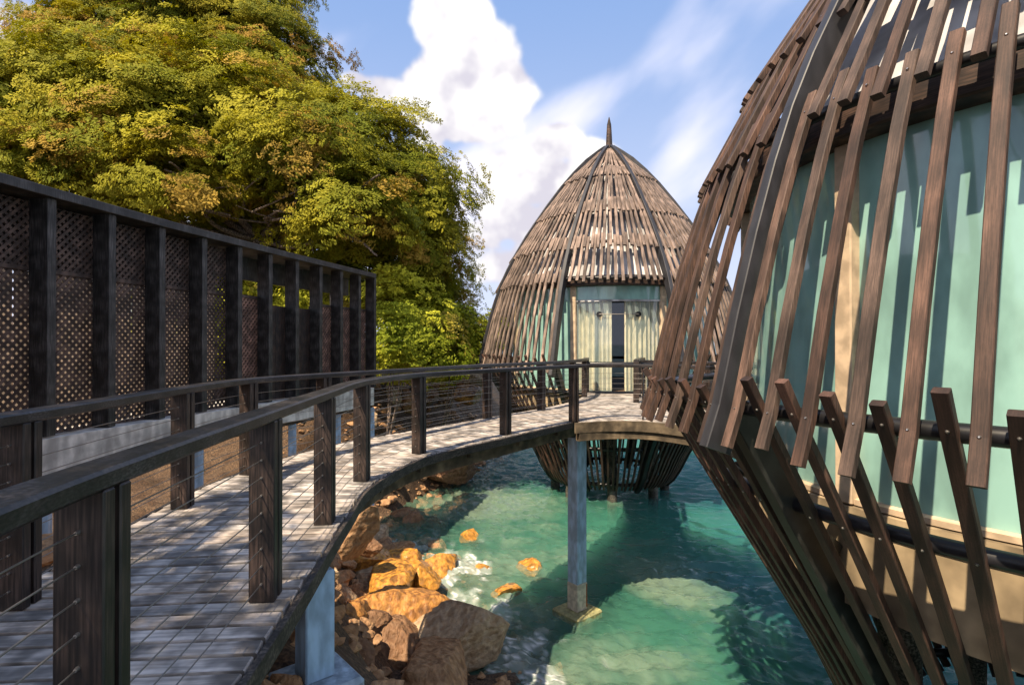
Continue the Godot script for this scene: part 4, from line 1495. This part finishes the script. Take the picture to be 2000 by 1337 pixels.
	# the blue legs under the slab
	for e in [[9, ""], [12, ""], [14, ""], [15, ""], [17, ""], [19, ""]]:
		var k: int = e[0]
		var p: Vector3 = P[k] + o.position - Nn[k] * 0.12
		var gy := land_height(p.x, -p.z) - 0.3
		var h := -0.295 - gy
		var b := MB.new()
		b.box(Vector3(0, -0.295 - h * 0.5, 0), Vector3(0.16, h, 0.16), 0.008)
		put("blue_leg", b.mesh(), M.blue_paint, o, Transform3D(Basis(Vector3.UP, 0.4), P[k] - Nn[k] * 0.12))

# ------------------------------------------------------------------ scene
func _ready() -> void:
	rng.seed = 2024
	var cam := Camera3D.new()
	cam.name = "camera"
	cam.position = Vector3(0, EYE, 0)
	cam.rotation_degrees = Vector3(0.28, 0, 0)
	cam.fov = rad_to_deg(2.0 * atan(668.5 / FPX))
	cam.near = 0.05
	cam.far = 6000.0
	add_child(cam)
	cam.current = true
	var we := WorldEnvironment.new()
	we.name = "world_environment"
	var env := Environment.new()
	env.background_mode = Environment.BG_SKY
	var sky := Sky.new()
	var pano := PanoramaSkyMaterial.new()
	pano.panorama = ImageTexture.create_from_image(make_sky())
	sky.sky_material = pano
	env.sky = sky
	env.background_energy_multiplier = 1.1
	env.tonemap_mode = Environment.TONE_MAPPER_LINEAR
	env.tonemap_exposure = 2.8
	env.volumetric_fog_enabled = true
	env.volumetric_fog_density = 0.0
	env.sdfgi_enabled = true
	env.ssao_enabled = true
	env.ssil_enabled = true
	we.environment = env
	add_child(we)
	var sun := DirectionalLight3D.new()
	sun.name = "sun"
	sun.light_energy = 1.0
	sun.light_color = Color(1.0, 0.92, 0.80)
	sun.light_angular_distance = 0.5
	sun.shadow_enabled = true
	add_child(sun)
	sun.look_at_from_position(SUN * 50.0, Vector3.ZERO)

	n1.seed = 3
	n1.frequency = 0.5
	n1.fractal_octaves = 3
	n2.seed = 8
	n2.frequency = 0.42
	n2.fractal_octaves = 4
	shore = PackedVector2Array([Vector2(6, -30), Vector2(3, -4), Vector2(2.6, 2), Vector2(1.6, 5), Vector2(0.5, 7.2), Vector2(-0.25, 8.6), Vector2(-0.6, 9.9), Vector2(-1.5, 11.0), Vector2(-1.8, 13.2), Vector2(-3.4, 14.6), Vector2(-3.7, 16.8), Vector2(-3.2, 18.4), Vector2(-2.5, 20.5), Vector2(-1.7, 23.5), Vector2(-0.8, 26.5), Vector2(0.5, 32), Vector2(0, 60), Vector2(-10, 120)])
	make_materials()
	make_ground()
	make_water()
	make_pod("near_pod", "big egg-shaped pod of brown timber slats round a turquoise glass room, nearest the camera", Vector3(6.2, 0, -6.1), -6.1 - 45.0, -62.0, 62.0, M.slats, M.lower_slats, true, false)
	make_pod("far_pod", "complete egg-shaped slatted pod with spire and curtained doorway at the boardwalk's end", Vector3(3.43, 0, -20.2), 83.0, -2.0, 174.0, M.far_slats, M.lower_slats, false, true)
	make_boardwalk()
	make_pavilion()
	make_railings()
	make_trees()
	make_rock_meshes()
	make_rocks()
